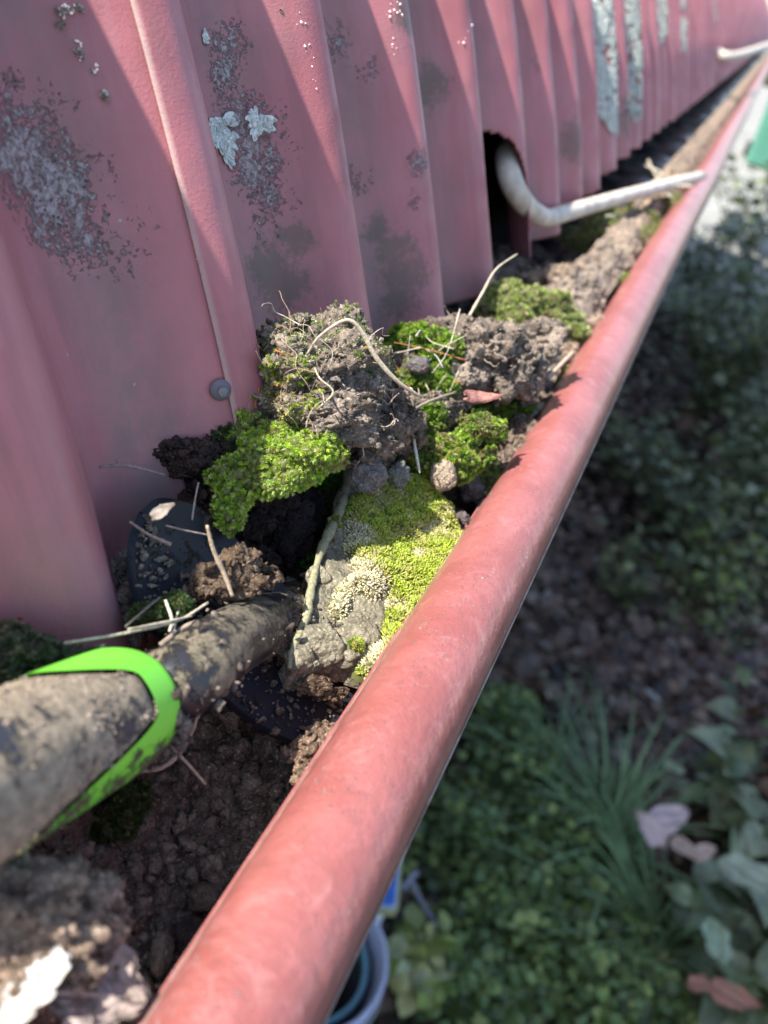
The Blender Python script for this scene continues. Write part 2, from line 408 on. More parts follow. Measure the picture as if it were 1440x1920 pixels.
def sheet(name, ya, yb, off, label, detail):
    t_ = thing(name, (float(roof_c(0)[0]), (ya + yb) / 2, BZ), label, 'roof sheet', 'corrugated red roof sheets')
    dy = .0011 if detail else .003
    Ys = np.arange(ya, min(yb, .55) , dy) if ya < .55 else np.array([])
    Ys = np.concatenate([Ys, np.arange(max(ya, .55), yb + 1e-6, .0045)])
    Ls = np.concatenate([np.arange(0, .17, .0014), np.linspace(.17, .5, 20)[1:], np.linspace(.5, 1.6, 6)[1:]])
    g = np.stack(np.meshgrid(Ys, Ls, indexing='ij'), -1).reshape(-1, 2)
    y, l = g[:, 0], g[:, 1]
    wob = .0007 * vno(np.c_[y * 14, l * 20, y * 0], 3) + off
    P = roof_p(y, l, wob)
    Fq = grid(len(Ys), len(Ls))
    cy = y[Fq].mean(1); cl = l[Fq].mean(1)
    def notch(c0, w_, h_): 
        tt = np.abs(cy - c0) / w_
        return (tt < 1) & (cl < h_ * np.sqrt(np.clip(1 - tt ** 2.6, 0, 1)) + .004)
    keep = ~((cl < .013 * smooth(.115, .15, cy) + .010 * smooth(.5, .7, cy)) | notch(HY, HW, HL) | notch(NY, NW, NL))
    Fq = Fq[keep]
    # thickness: a second layer below, with the free edges closed by the solidify modifier
    mb_ = MB(); mb_.add(P, Fq, np.stack([np.where((y < ya + .0004), .25, 1.)] * 3, 1)); o = mb_.build('sheet_metal', ROOF, t_)
    cr = np.zeros(len(y)); ms = np.zeros(len(y))
    for (a, b, r_, s_) in crust_spots: cr = np.maximum(cr, s_ * np.exp(-(((y - a) / r_) ** 2 + ((l - b) / (r_ * 1.15)) ** 2)))
    for (a, b, r_, s_) in moss_spots: ms = np.maximum(ms, s_ * np.exp(-(((y - a) / r_) ** 2 + ((l - b) / (r_ * 1.1)) ** 2)))
    val = .5 - .5 * np.cos(2 * math.pi * (y - Y0 - .008) / PITCH)
    dirt = np.clip(np.exp(-l / .018) * .9 + .55 * val ** 4 + .1, 0, 1)
    ms = np.maximum(ms, .7 * np.exp(-l / .007))
    cr = np.maximum(cr, .25 * smooth(.5, 1.2, y))
    a_ = o.data.attributes.new('grime', 'FLOAT_COLOR', 'POINT')
    a_.data.foreach_set('color', np.stack([cr, dirt, ms, np.ones_like(cr)], 1).astype(np.float32).ravel())
    sm = o.modifiers.new('thick', 'SOLIDIFY'); sm.thickness = .0007; sm.offset = -1
    return t_
mb = MB(); Lu = np.linspace(0, 1.6, 60); xu, zu, tu = roof_c(Lu); Vu = []
for yy in (-1.4, 6.5): Vu += [(x - .024 * math.sin(t__) - .004, yy, z_ - .024 * math.cos(t__)) for x, z_, t__ in zip(xu, zu, tu)]
mb.add(np.array(Vu), grid(2, 60)); mb.build('shade_backing', mk, hw)  # black sheet added under the roof so the cut hole looks dark
LAP = Y0 - .0075
roofA = sheet('roof_sheet', -.6, LAP + .012, -.0012, 'nearest faded red corrugated sheet, with grey lichen crust, at the left', True)
roofB = sheet('roof_sheet', LAP, LAP + PITCH * 14, 0, 'faded red corrugated sheet with pale lichen rosettes and the cut hole', True)
roofC = sheet('roof_sheet', LAP + PITCH * 14 - .010, 6.6, .0012, 'far red corrugated sheet running away to the upper right corner', False)

# ------------------------------------------------------------------ gutter
gt = thing('gutter', (-.06, 2, -.22), 'red painted metal roof gutter with a thick rounded front lip, full of soil', 'gutter')
BXc, BZc, BR = -.0105, -.1219, .0101
Yg = np.concatenate([np.arange(-.3, .6, .006), np.arange(.6, 6.6, .04)])
aa = np.linspace(R(-205), R(120), 60)
prof = [(BXc + BR * math.cos(a), BZc + BR * math.sin(a)) for a in aa[::-1]]
# from inside-left over the top to the right and under, ends in the hem
prof = [(BXc - BR, BZc - .02)] + [(BXc + BR * math.cos(a), BZc + BR * math.sin(a)) for a in np.linspace(R(180), R(-60), 56)] + [(BXc - .001, BZc - BR * .98)]
def sweep(mb_, prof, ylist, wob=.0002, tint=(1, 1, 1)):
    V = []
    for y in ylist:
        wx = .0006 * math.sin(y * 9) ; wz = .0005 * math.sin(y * 13 + 1)
        V += [(x + wx, y, z_ + wz) for x, z_ in prof]
    mb_.add(np.array(V), grid(len(ylist), len(prof)), tint)
mb = MB(); sweep(mb, prof, Yg)
mb.build('front_lip', BEAD, gt)
mb = MB()
for dx, dz in ((-BR - .0002, -.0012), (BR + .0001, -.0022)):
    a8 = [(BXc + dx +   .00038 * math.cos(a), BZc + dz + .00038 * math.sin(a)) for a in np.linspace(0, 2 * math.pi, 9)]
    sweep(mb, a8, Yg)
m, n_, bs = mat('bare worn hem', .35, .5); t = NT(n_); t.put(bs.inputs['Base Color'], t.mix(t.ramp(t.noise(120, 5), .4, .6), (.16, .09, .07), (.30, .21, .17)))
mb.build('hem', m, gt)
mb = MB(); sweep(mb, [(BXc - BR - .0008, BZc - .004), (BXc - BR - .0008, -.205), (BXc - BR - .006, -.214), (-.095, -.214), (-.1030, -.205), (-.1030, -.126)], Yg)
o = mb.build('trough', BEAD, gt, False); sm = o.modifiers.new('t', 'SOLIDIFY'); sm.thickness = .0007; sm.offset = 1

# ------------------------------------------------------------------ soil in the gutter
def soil_h(x, y):
    P = np.stack([x, y, 0 * x], -1)
    h = np.full(x.shape, -.1185) + .0
    tr = (1 - smooth(.105, .150, y)) * smooth(-.068, -.050, x)           # the dug trench
    h -= .036 * tr
    md = (1 - smooth(.052, .080, y + .35 * (x + .045))) * (1 - smooth(-.046, -.030, x))
    h += .021 * md * tr
    mid = smooth(.105, .15, y) * (1 - smooth(.24, .30, y)); h -= .014 * mid
    ch = smooth(.40, .50, y) * (1 - smooth(-.050, -.041, x)); h -= .0190 * ch; h -= .0085 * smooth(.13, .2, y) * (1 - smooth(-.058, -.042, x)) * (1 - ch)  # water channel by the sheet
    h += .004 * smooth(.3, .4, y) * (1 - smooth(.5, .62, y)) * smooth(-.06, -.03, x)
    h -= .006 * smooth(-.030, -.022, x)
    h += .0042 * fbm(P, 55, 3, 2) * (.45 + .55 * (1 - smooth(.5, .9, y))) + .0016 * fbm(P, 240, 4, 9, .6)
    return h
xs = np.arange(-.1022, BXc - BR - .0012, .0006)
ys = np.concatenate([np.arange(-.12, .36, .0006), .36 * 1.006 ** np.arange(0, 437)])
G = np.stack(np.meshgrid(xs, ys, indexing='ij'), -1).reshape(-1, 2)
hz = soil_h(G[:, 0], G[:, 1])
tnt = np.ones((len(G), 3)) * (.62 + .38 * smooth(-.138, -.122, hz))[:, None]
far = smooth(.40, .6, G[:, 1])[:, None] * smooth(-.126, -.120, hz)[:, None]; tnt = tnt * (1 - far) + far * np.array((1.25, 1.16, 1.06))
wet_shade = (smooth(.3, .45, G[:, 1]) * (1 - smooth(-.130, -.122, hz)))[:, None]; tnt = tnt * (1 - .6 * wet_shade)  # low wet soil, darkened further to stand in for the sheets' shadow
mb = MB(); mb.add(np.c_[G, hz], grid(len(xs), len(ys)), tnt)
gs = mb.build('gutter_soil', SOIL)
tag(gs, 'crumbly brown soil and silt filling the gutter trough', 'soil', kind='stuff')
# water in the channel by the sheet
m, n_, bs = mat('puddle water', .22, .25); bs.inputs['Base Color'].default_value = (.02, .018, .02, 1); t = NT(n_); t.put(bs.inputs['Normal'], t.bump(t.noise(60, 2), .0006, .3))
mb = MB(); mb.add(np.array([(-.1, .42, -.1372), (-.0335, .42, -.1372), (-.0335, 6.6, -.1372), (-.1, 6.6, -.1372)]), np.array([(0, 1, 2, 3)]))
tag(mb.build('puddle', m), 'still dark puddle along the foot of the roof sheets', 'puddle', kind='structure')

CR = [(ICO[1][0] * (1 + .35 * rng.normal(size=(len(ICO[1][0]), 1)).clip(-1, 1)), ICO[1][1]) for _ in range(3)] + \
     [(ICO[2][0] * (1 + .45 * fbm(ICO[2][0] + k * 5, 1.9, 3, k))[:, None], ICO[2][1]) for k in range(4)]
def crumbs(mb_, P, smin, smax, tmul=1.0, col=(1, 1, 1), pw=2.5):
    P = np.asarray(P)
    idx = rng.integers(0, len(CR), len(P))
    for k in range(len(CR)):
        q = P[idx == k]
        if not len(q): continue
        s_ = smin + (smax - smin) * rng.random(len(q)) ** pw
        sc = s_[:, None] * rng.uniform(.3, 1.35, (len(q), 3))
        tt = (rng.uniform(.65, 1.3, len(q)) * tmul)[:, None] * np.asarray(col)
        scatter(mb_, CR[k], q, rand_rot(len(q)), sc, tt)
def on_soil(n_, x0, x1, y0, y1):
    x = rng.uniform(x0, x1, n_); y = rng.uniform(y0, y1, n_); return np.c_[x, y, soil_h(x, y)]
mb = MB()
P = on_soil(6500, -.09, -.022, -.0, .16); crumbs(mb, P, .0003, .0022, .9)
P = on_soil(3500, -.088, -.022, .15, .48); crumbs(mb, P, .0004, .0024, 1)
P = on_soil(1500, -.05, -.022, .48, 1.2); crumbs(mb, P, .0006, .0022, 1.2)
o = mb.build('soil_crumbs', SOIL); tag(o, 'loose crumbs of soil scattered over the gutter fill', 'soil crumbs', kind='stuff')

# ------------------------------------------------------------------ moss elements
def rosette(k1=6, k2=4):
    V = []; Fa = []
    def leaf(a, r0, z0, r1, z1, r2, z2, w):
        ca, sa = math.cos(a), math.sin(a); i = len(V)
        for (r_, z_, ww) in ((r0, z0, 0), (r1, z1, w), (r1, z1, -w), (r2, z2, 0)):
            V.append((r_ * ca - ww * sa, r_ * sa + ww * ca, z_ - (.06 if ww else 0)))
        Fa.extend([(i, i + 1, i + 2), (i + 1, i + 3, i + 2)])
    for k in range(k1): leaf(k * 2 * math.pi / k1, .02, -.3, .38, .35, .85, .62, .20)
    for k in range(k1): leaf((k + .5) * 2 * math.pi / k1, .02, 0, .26, .62, .55, .98, .17)
    for k in range(k2): leaf(k * 2 * math.pi / k2 + .3, .02, .3, .10, .8, .14, 1.2, .13)
    return np.array(V), np.array(Fa)
def bud():
    rings = [(.0, -.9), (.30, -.6), (.36, 0), (.50, .45), (.44, .82), (.2, 1.02)]; V = []; n_ = 6
    for r_, z_ in rings[1:]:
        for k in range(n_): V.append((r_ * math.cos(k * math.pi / 3), r_ * math.sin(k * math.pi / 3), z_))
    V.append((0, 0, 1.1)); Fa = []; m_ = len(rings) - 1
    q = np.array([(i * n_ + k, i * n_ + (k + 1) % n_, (i + 1) * n_ + (k + 1) % n_, (i + 1) * n_ + k) for i in range(m_ - 1) for k in range(n_)])
    t_ = np.array([((m_ - 1) * n_ + k, (m_ - 1) * n_ + (k + 1) % n_, m_ * n_) for k in range(n_)])
    return np.array(V), [q, t_]
ROS = rosette(); BUD = bud()
def pal(n_, cols, ws=None, jit=.18):
    cols = np.array(cols); i = rng.choice(len(cols), n_, p=None if ws is None else np.array(ws) / sum(ws))
    return cols[i] * (1 + jit * rng.normal(size=(n_, 1))).clip(.5, 1.5)
GREENS = [(.30, .44, .045), (.22, .38, .04), (.40, .50, .08), (.14, .26, .03)]
YEL = [(.52, .49, .12), (.44, .50, .08), (.58, .52, .22)]
PALE = [(.74, .68, .44), (.66, .60, .36), (.82, .78, .56)]
def moss_on(mb_, V, Fa, n_, size, cols, ws=None, mask=None, base=ROS, jit=.35, lift=0):
    P, N = sample(V, Fa, n_, mask)
    s_ = size * rng.uniform(.6, 1.35, n_)
    if callable(cols): tt = cols(P)
    else: tt = pal(n_, cols, ws)
    nz = fbm(P, 190, 4, 31, .6); kb = (smooth(.15, .7, nz) * .75)[:, None]; tt = tt * (1 - kb) + kb * np.array((.34, .27, .13)) * rng.uniform(.5, 1.3, (n_, 1)); s_ = s_ * (1 - .35 * smooth(.2, .8, nz)); P = P + N * (fbm(P, 420, 2, 5) * size * .9)[:, None]
    scatter(mb_, base, P + N * lift, rot_to(N, jit=jit), s_, tt)

def roots(mb_, c, rad, n_, r0=.00012, r1=.0003, length=.02, cols=((.42, .33, .24), (.30, .2, .14), (.5, .42, .32))):
    """thin curling rootlets that hang out of a clod round point c"""
    for k in range(n_):
        d = nrm(rng.normal(size=3)); p = np.asarray(c) + d * rad * rng.uniform(.7, 1); v = nrm(d + rng.normal(size=3) * .8)
        L = length * rng.uniform(.3, 1); pts = [p]
        for j in range(6):
            v = nrm(v + rng.normal(size=3) * .55 - (0, 0, .18)); p = p + v * L / 6; pts.append(p)
        r_ = rng.uniform(r0, r1); tube(mb_, pts, [r_, r_ * .5], 5, 4, cols[rng.integers(len(cols))])

def clod(name, label, group, blobs, soil, crn, csz, seed):
    """blobs: (px,py,depth, rx px, ry px, rz mm, amp)"""
    c0 = at(*blobs[0][:3]); t_ = thing(name, c0, label, 'soil clod', group)
    mb_ = MB(); Vs = []; Fs = []; nn_ = 0
    for k, (px, py, d, rx, ry, rz, am) in enumerate(blobs):
        V, Fa = blob(pl(px, py, d, rx), (rx * d / F, ry * d / F, rz / 1000), seed + k, am, 1.7, 6 if max(rx, ry) > 60 else 5, o=7, g=.62)
        tt = (.85 + .35 * fbm(V, 150, 3, seed))[:, None] * np.ones(3)
        mb_.add(V, Fa, tt); Vs.append(V); Fs.append(Fa + nn_); nn_ += len(V)
    V = np.concatenate(Vs); Fa = np.concatenate(Fs)
    P, N = sample(V, Fa, crn); crumbs(mb_, P + N * .0002, csz[0], csz[1])
    mb_.build('soil_body', soil, t_)
    return t_, V, Fa

IU = Rm @ np.array((0, 1.0, 0))
# big clod leaning on the roof sheet, root side up, moss skirt below
A, VA, FA = clod('moss_clod', 'upturned grey clod full of roots with bright moss skirt, leaning on the sheet', 'lifted clods of soil and moss',
    [(590, 700, 0.197, 95, 75, 11, .42), (540, 650, 0.201, 60, 45, 8, .5), (650, 690, 0.205, 62, 72, 9, .45), (500, 720, 0.197, 42, 60, 8, .5), (620, 640, 0.205, 60, 40, 8, .5), (600, 790, 0.193, 90, 42, 9, .4), (690, 770, 0.219, 40, 50, 8, .45), (700, 700, 0.213, 30, 40, 7, .45), (545, 770, 0.189, 30, 26, 4, .3), (597, 785, 0.187, 26, 26, 4, .3)],
    SOIL, 2600, (.0002, .0009), 20)
mb = MB(); Vs = []
for (px, py, d, rx, ry, rz) in [(500, 850, 0.188, 52, 52, 7), (560, 860, 0.188, 62, 48, 8), (610, 840, 0.191, 34, 40, 7), (470, 800, 0.192, 30, 40, 6), (432, 905, 0.184, 32, 42, 5), (425, 962, 0.183, 26, 34, 4), (448, 930, 0.186, 22, 34, 5), (515, 888, 0.186, 54, 34, 6), (530, 830, 0.190, 75, 30, 6)]:
    V, Fa = blob(pl(px, py, d, rx), (rx * d / F, ry * d / F, rz / 1000), int(px), .36, 1.8, 5); Vs.append((V, Fa))
    mb.add(V, Fa, (.16, .18, .05))
    n_ = int(rx * ry * .55)
    moss_on(mb, V, Fa, n_, .00085, [(.40, .56, .06), (.30, .48, .05), (.5, .62, .10), (.18, .32, .04), (.48, .62, .16), (.58, .6, .24)], [4, 3, 3, 1, 3, 1.2], jit=.4)
mb.build('moss_skirt', MOSS, A)
mb = MB()   # greyish green crust of moss on the crown
msk = lambda c: smooth(.2, .9, (vno(c * 220, 5) + 1) / 1.3 + (c @ IU > at(590, 665, .19) @ IU) * .5 - .25) * (c @ IU > at(590, 700, .19) @ IU) + 1e-9
moss_on(mb, VA, FA, 2600, .0009, [(.30, .33, .15), (.42, .43, .28), (.22, .26, .10), (.52, .50, .38), (.32, .42, .10)], None, msk, jit=.6)
msk = lambda c: (np.linalg.norm(c - at(540, 730, .183), axis=1) < .008) * 1.0 + (np.linalg.norm(c - at(475, 700, .185), axis=1) < .006) * 1.0 + 1e-6
moss_on(mb, VA, FA, 600, .0007, YEL + GREENS[:2], None, msk, jit=.6)
mb.build('crown_moss', MOSS, A)
mb = MB(); roots(mb, at(590, 700, .188), .014, 32, .00007, .00016); roots(mb, at(690, 780, .20), .008, 12, .0001, .0003, .012)
tube(mb, [at(575, 665, .18), at(600, 630, .178), at(650, 600, .178), at(680, 625, .180), at(705, 670, .182), at(745, 715, .185), at(790, 745, .19)], [.00025, .00035, .0006, .0006, .0004], 6, 6, (.45, .38, .28))
tube(mb, [at(590, 690, .180), at(600, 710, .175), at(625, 735, .175), at(598, 765, .176)], .00022, 5, 5, (.5, .45, .3))
for k in range(6):
    p = at(rng.uniform(480, 700), rng.uniform(640, 800), .188); tube(mb, [p, p + rng.normal(size=3) * .0012, p + rng.normal(size=3) * .0018], .00022, 5, 5, (.45, .15, .05))
mb.build('roots', ROOT, A)

# right-hand clod
B, VB, FB = clod('moss_clod', 'crumbly dry grey clod with moss on both sides, right of the root clod', 'lifted clods of soil and moss',
    [(895, 660, .262, 88, 66, 13, .4), (850, 640, .266, 55, 40, 9, .45), (950, 690, .262, 50, 60, 10, .45), (985, 700, .268, 40, 45, 9, .5), (840, 720, .256, 50, 40, 9, .45), (790, 775, .245, 70, 32, 9, .45), (1000, 640, .285, 60, 36, 9, .4), (760, 720, .252, 45, 70, 9, .4)],
    SOIL, 3200, (.00025, .0012), 40)
mb = MB()
for (px, py, d, rx, ry, rz, nn_) in [(770, 635, .252, 42, 24, 6, 700), (820, 660, .25, 40, 30, 6, 600), (790, 710, .246, 58, 30, 6, 900), (935, 775, .235, 62, 36, 8, 1300), (900, 800, .232, 40, 26, 6, 500), (800, 795, .238, 34, 28, 6, 400)]:
    V, Fa = blob(pl(px, py, d, rx), (rx * d / F, ry * d / F, rz / 1000), int(px) + 3, .5, 1.9, 5); mb.add(V, Fa, (.10, .12, .03))
    moss_on(mb, V, Fa, nn_ * 2, .00095, GREENS, [3, 4, 1, 2], jit=.5)
mb.build('moss', MOSS, B)
mb = MB(); roots(mb, at(895, 680, .262), .014, 24, .0001, .00028, .012)
for k in range(16):
    p = at(rng.uniform(740, 850), rng.uniform(620, 740), .241); q = rng.normal(size=3) * .0045
    tube(mb, [p - q, p + rng.normal(size=3) * .001, p + q], [.00022, .0001], 5, 4, [(.5, .45, .33), (.6, .57, .5), (.5, .45, .36), (.45, .16, .07)][k % 4])
mb.build('roots', ROOT, B)
mb = MB()  # torn pink-brown leaf stuck on the clod
V, Fa = ICO[3]
W = np.c_[V[:, 0] * .0052, V[:, 1] * .0016 * (1 - .5 * V[:, 0]), V[:, 2] * .0006 + .0030 * (V[:, 0] ** 2)] * (1 + .25 * fbm(V, 2.5, 3, 4))[:, None]
mb.add(W @ Rm.T + at(905, 745, .228), Fa, (.42, .2, .17)); mb.build('torn_leaf', DRY, B)

# moss pad on the blade
padt = thing('moss_pad', at(760, 1080, .19), 'thick bright green moss mat with straw-coloured patches, beside the red lip', 'moss mat', 'lifted clods of soil and moss')
e1 = nrm(at(740, 890, .231) - at(700, 1260, .180)); e3 = nrm(np.array((.24, -.28, 1.0)) - e1 * np.dot((.24, -.28, 1.0), e1)); e2 = np.cross(e3, e1)
def pad_pt(px, py, h=0):
    """point of the tilted plane of the mat seen towards (px,py)"""
    p0 = at(735, 1080, .206); r = Rm @ np.array((px - 720, 960 - py, -F)) / F
    return r * (p0.dot(e3) / r.dot(e3)) + e3 * h
outl = [(700, 905), (730, 893), (790, 905), (820, 930), (845, 960), (862, 1005), (885, 1040), (890, 1090), (850, 1130), (800, 1190), (770, 1230), (735, 1270), (695, 1275), (668, 1262), (672, 1235), (700, 1205), (712, 1170), (716, 1130), (690, 1145), (660, 1130), (650, 1165), (625, 1180), (605, 1150), (625, 1110), (650, 1090), (640, 1040), (632, 1000), (640, 960), (670, 925)]
O2 = np.array([[pad_pt(*p).dot(e1), pad_pt(*p).dot(e2)] for p in outl]); off3 = pad_pt(735, 1080).dot(e3)
def inside(P, poly):
    r = np.zeros(len(P), bool); j = len(poly) - 1
    for i in range(len(poly)):
        a, b = poly[i], poly[j]; c = ((a[1] > P[:, 1]) != (b[1] > P[:, 1])) & (P[:, 0] < (b[0] - a[0]) * (P[:, 1] - a[1]) / (b[1] - a[1] + 1e-15) + a[0]); r ^= c; j = i
    return r
def pdist(P, poly):
    d = np.full(len(P), 9.)
    for i in range(len(poly)):
        a = poly[i - 1]; b = poly[i]; ab = b - a; t_ = np.clip(((P - a) @ ab) / (ab @ ab), 0, 1); d = np.minimum(d, np.linalg.norm(P - (a + t_[:, None] * ab), axis=1))
    return d
def mat_h(Q, poly, top, edge):
    d = pdist(Q, poly); P3 = np.c_[Q, Q[:, 0] * 0]
    return top * np.sqrt(smooth(0, edge, d)) + .0014 * fbm(P3, 130, 3, 8) + .0006 * fbm(P3, 420, 2, 18)
def pad_mesh(mb_, poly, top, edge, step, tint, bottom):
    lo = poly.min(0); hi = poly.max(0)
    gx = np.arange(lo[0] - step, hi[0] + step, step); gy = np.arange(lo[1] - step, hi[1] + step, step)
    G_ = np.stack(np.meshgrid(gx, gy, indexing='ij'), -1).reshape(-1, 2); ins = inside(G_, poly)
    h = np.where(ins, mat_h(G_, poly, top, edge), bottom)
    W = G_[:, :1] * e1 + G_[:, 1:] * e2 + (off3 + h)[:, None] * e3
    Fq = grid(len(gx), len(gy)); Fq = Fq[ins[Fq].any(1)]
    mb_.add(W, Fq, tint)
mb = MB(); pad_mesh(mb, O2, .0042, .004, .0006, (.13, .14, .05), -.002)
n_ = 23000; lo = O2.min(0); hi = O2.max(0); Q = rng.uniform(lo, hi, (n_, 2)); Q = Q[inside(Q, O2)]
h = mat_h(Q, O2, .0042, .004); e = .0005
gx = (mat_h(Q + (e, 0), O2, .0042, .004) - h) / e; gy = (mat_h(Q + (0, e), O2, .0042, .004) - h) / e
N = nrm(e3)[None] - np.clip(gx, -2, 2)[:, None] * e1 - np.clip(gy, -2, 2)[:, None] * e2; N /= np.linalg.norm(N, axis=1)[:, None]
W = Q[:, :1] * e1 + Q[:, 1:] * e2 + (off3 + h)[:, None] * e3
def c2(px, py): p = pad_pt(px, py); return np.array((p.dot(e1), p.dot(e2)))
pale = np.zeros(len(Q))
for (px, py, r_, s_) in [(655, 1080, .005, 1.0), (640, 1150, .0055, 1.3), (692, 1130, .0042, 1.4), (650, 1010, .005, .75), (690, 950, .004, .45), (830, 980, .0035, .35), (740, 940, .002, .7), (770, 1060, .002, .9), (695, 1230, .006, .9), (800, 1010, .004, .45), (750, 1180, .003, .4)]:
    pale += s_ * np.exp(-(np.linalg.norm(Q - c2(px, py), axis=1) / r_) ** 2)
pale = pale + .28 * fbm(np.c_[Q, Q[:, 0] * 0], 260, 3, 3) + .12 * rng.normal(size=len(Q)) - .75 * np.exp(-(np.linalg.norm(Q - c2(715, 1240), axis=1) / .0018) ** 2)
gcol = pal(len(Q), [(.46, .58, .05), (.38, .52, .04), (.52, .62, .08), (.56, .60, .15)], None, .15); pcol = pal(len(Q), PALE, None, .15)
ycol = pal(len(Q), YEL, None, .15)
k = smooth(.30, .62, pale)[:, None]; k2 = smooth(.0, .35, pale)[:, None]
tt = (gcol * (1 - k2) + ycol * k2) * (1 - k) + pcol * k
br = rng.random(len(Q)) < .68
scatter(mb, BUD, W[br], rot_to(N[br], jit=.30), np.c_[np.full(br.sum(), .00040), np.full(br.sum(), .00040), rng.uniform(.0007, .0011, br.sum())], tt[br])
scatter(mb, ROS, W[~br] - N[~br] * .0002, rot_to(N[~br], jit=.35), np.c_[np.full((~br).sum(), .00062), np.full((~br).sum(), .00062), rng.uniform(.0008, .0012, (~br).sum())], tt[~br] * .95)
mb.build('moss_cushion', MOSS, padt)
# clay slab under and beside the mat
mb = MB()
outs = [(650, 875), (700, 880), (880, 1000), (890, 1100), (800, 1220), (700, 1262), (655, 1245), (625, 1240), (590, 1258), (550, 1262), (535, 1240), (560, 1180), (580, 1110), (600, 1040), (630, 960), (640, 900)]
O3 = np.array([c2(*p) for p in outs]); pad_mesh(mb, O3, .0014, .0016, .0005, (.95, .95, .9), -.0065)
for (px, py, rx, ry) in [(590, 1215, 50, 42), (665, 1190, 46, 36), (600, 1085, 24, 30), (625, 1010, 22, 34), (640, 950, 18, 30), (560, 1240, 26, 24), (650, 1225, 34, 26)]:
    V, Fa = blob(pad_pt(px, py, 0), (rx * .183 / F, ry * .183 / F, .0032), int(px), .3, 1.5, 4); mb.add(V, Fa, (1, 1, .95))
n0 = 900; Q = rng.uniform(O3.min(0), O3.max(0), (n0, 2)); Q = Q[inside(Q, O3)]; crumbs(mb, Q[:, :1] * e1 + Q[:, 1:] * e2 + (off3 + .0012) * e3, .0003, .0012)
mb.build('clay_slab', CLAY, padt)
mb = MB()  # long thick root along the edge
tube(mb, [pad_pt(645, 880, .003), pad_pt(640, 940, .003), pad_pt(622, 990, .003), pad_pt(596, 1045, .003), pad_pt(578, 1110, .003), pad_pt(568, 1170, .002), pad_pt(545, 1225, .002), pad_pt(540, 1260, .001)], [.0009, .0011, .0014, .0008, .0012, .0009, .0006], 8, 8, (.30, .29, .17), .12)
mb.build('edge_root', ROOT, padt)
mb = MB()
for (px, py, rx, ry, rz) in [(660, 905, 20, 34, 2.5), (620, 1000, 9, 18, 1), (660, 1225, 10, 8, 1)]:
    V, Fa = blob(pad_pt(px, py, .003), (rx * .2 / F, ry * .2 / F, rz / 1000), int(px), .2, 1.5, 3); mb.add(V, Fa, (.12, .13, .04)); moss_on(mb, V, Fa, rx * 22, .0007, YEL + GREENS, None, None, jit=.5)
mb.build('moss_tuft', MOSS, padt)

# ------------------------------------------------------------------ moss patches growing in the soil
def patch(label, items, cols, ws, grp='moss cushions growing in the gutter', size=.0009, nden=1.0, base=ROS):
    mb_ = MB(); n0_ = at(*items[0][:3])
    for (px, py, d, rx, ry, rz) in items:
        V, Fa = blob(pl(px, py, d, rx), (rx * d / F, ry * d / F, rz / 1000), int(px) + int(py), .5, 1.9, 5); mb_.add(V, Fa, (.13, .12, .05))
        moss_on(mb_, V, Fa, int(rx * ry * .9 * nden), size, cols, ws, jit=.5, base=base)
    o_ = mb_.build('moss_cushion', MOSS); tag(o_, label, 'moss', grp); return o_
patch('green moss ridge between the two clods and the pebble, above the moss mat', [(800, 850, .235, 45, 34, 6), (850, 860, .232, 50, 36, 6), (900, 890, .228, 34, 40, 6), (915, 915, .222, 22, 26, 5)], GREENS + YEL, [2, 3, 2, 2, 1, 1, 1])
patch('green moss hanging below the root clod, its colour darkened for the shadow', [(585, 950, .232, 50, 50, 6), (600, 1000, .232, 35, 55, 6), (583, 1052, .214, 14, 18, 3), (610, 905, .230, 40, 40, 6)], [(.06, .20, .03), (.04, .14, .02), (.09, .25, .03)], None)  # shade of the overhanging clod is put into these greens
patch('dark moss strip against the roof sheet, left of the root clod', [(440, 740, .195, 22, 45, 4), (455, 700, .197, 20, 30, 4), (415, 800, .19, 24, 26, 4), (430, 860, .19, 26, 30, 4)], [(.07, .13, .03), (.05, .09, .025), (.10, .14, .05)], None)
patch('pale fuzzy yellow-green moss mound behind the grey clod', [(950, 570, .335, 40, 34, 8), (1010, 590, .34, 52, 36, 8), (1050, 620, .345, 34, 36, 8), (960, 610, .33, 36, 26, 7)], [(.42, .5, .15), (.34, .42, .12), (.5, .52, .25)], None, size=.0014)
patch('small bright green moss tuft close to the red lip', [(1150, 550, .43, 34, 34, 9), (1140, 520, .44, 26, 22, 8)], [(.25, .45, .04), (.18, .35, .03)], None, size=.0015)
patch('mossy grass mound under the beige pipe', [(1130, 445, .50, 60, 26, 9), (1190, 460, .52, 50, 28, 9), (1170, 420, .53, 70, 26, 9), (1230, 400, .58, 50, 34, 9)], [(.33, .38, .12), (.42, .42, .2), (.28, .36, .09)], None, size=.0016)
patch('dusty grey-green moss under the sheet edge at the left border', [(20, 1215, .135, 60, 34, 4), (60, 1240, .137, 60, 24, 4), (130, 1235, .139, 50, 14, 3), (10, 1260, .132, 40, 24, 4)], [(.10, .12, .07), (.15, .17, .11), (.07, .09, .04)], None, size=.0007)
patch('small dark moss under the trowel neck near the black blade shoulder', [(290, 1150, .155, 34, 22, 3), (330, 1135, .157, 26, 18, 3), (210, 1540, .16, 44, 30, 3), (240, 1500, .16, 30, 34, 3)], [(.06, .12, .03), (.10, .13, .04)], None, size=.0007)
patch('light green moss fleck beside the lip, right of the dark hollow', [(985, 820, .232, 16, 30, 4), (1040, 710, .27, 26, 22, 5)], [(.35, .42, .15), (.25, .4, .06)], None, size=.0009)

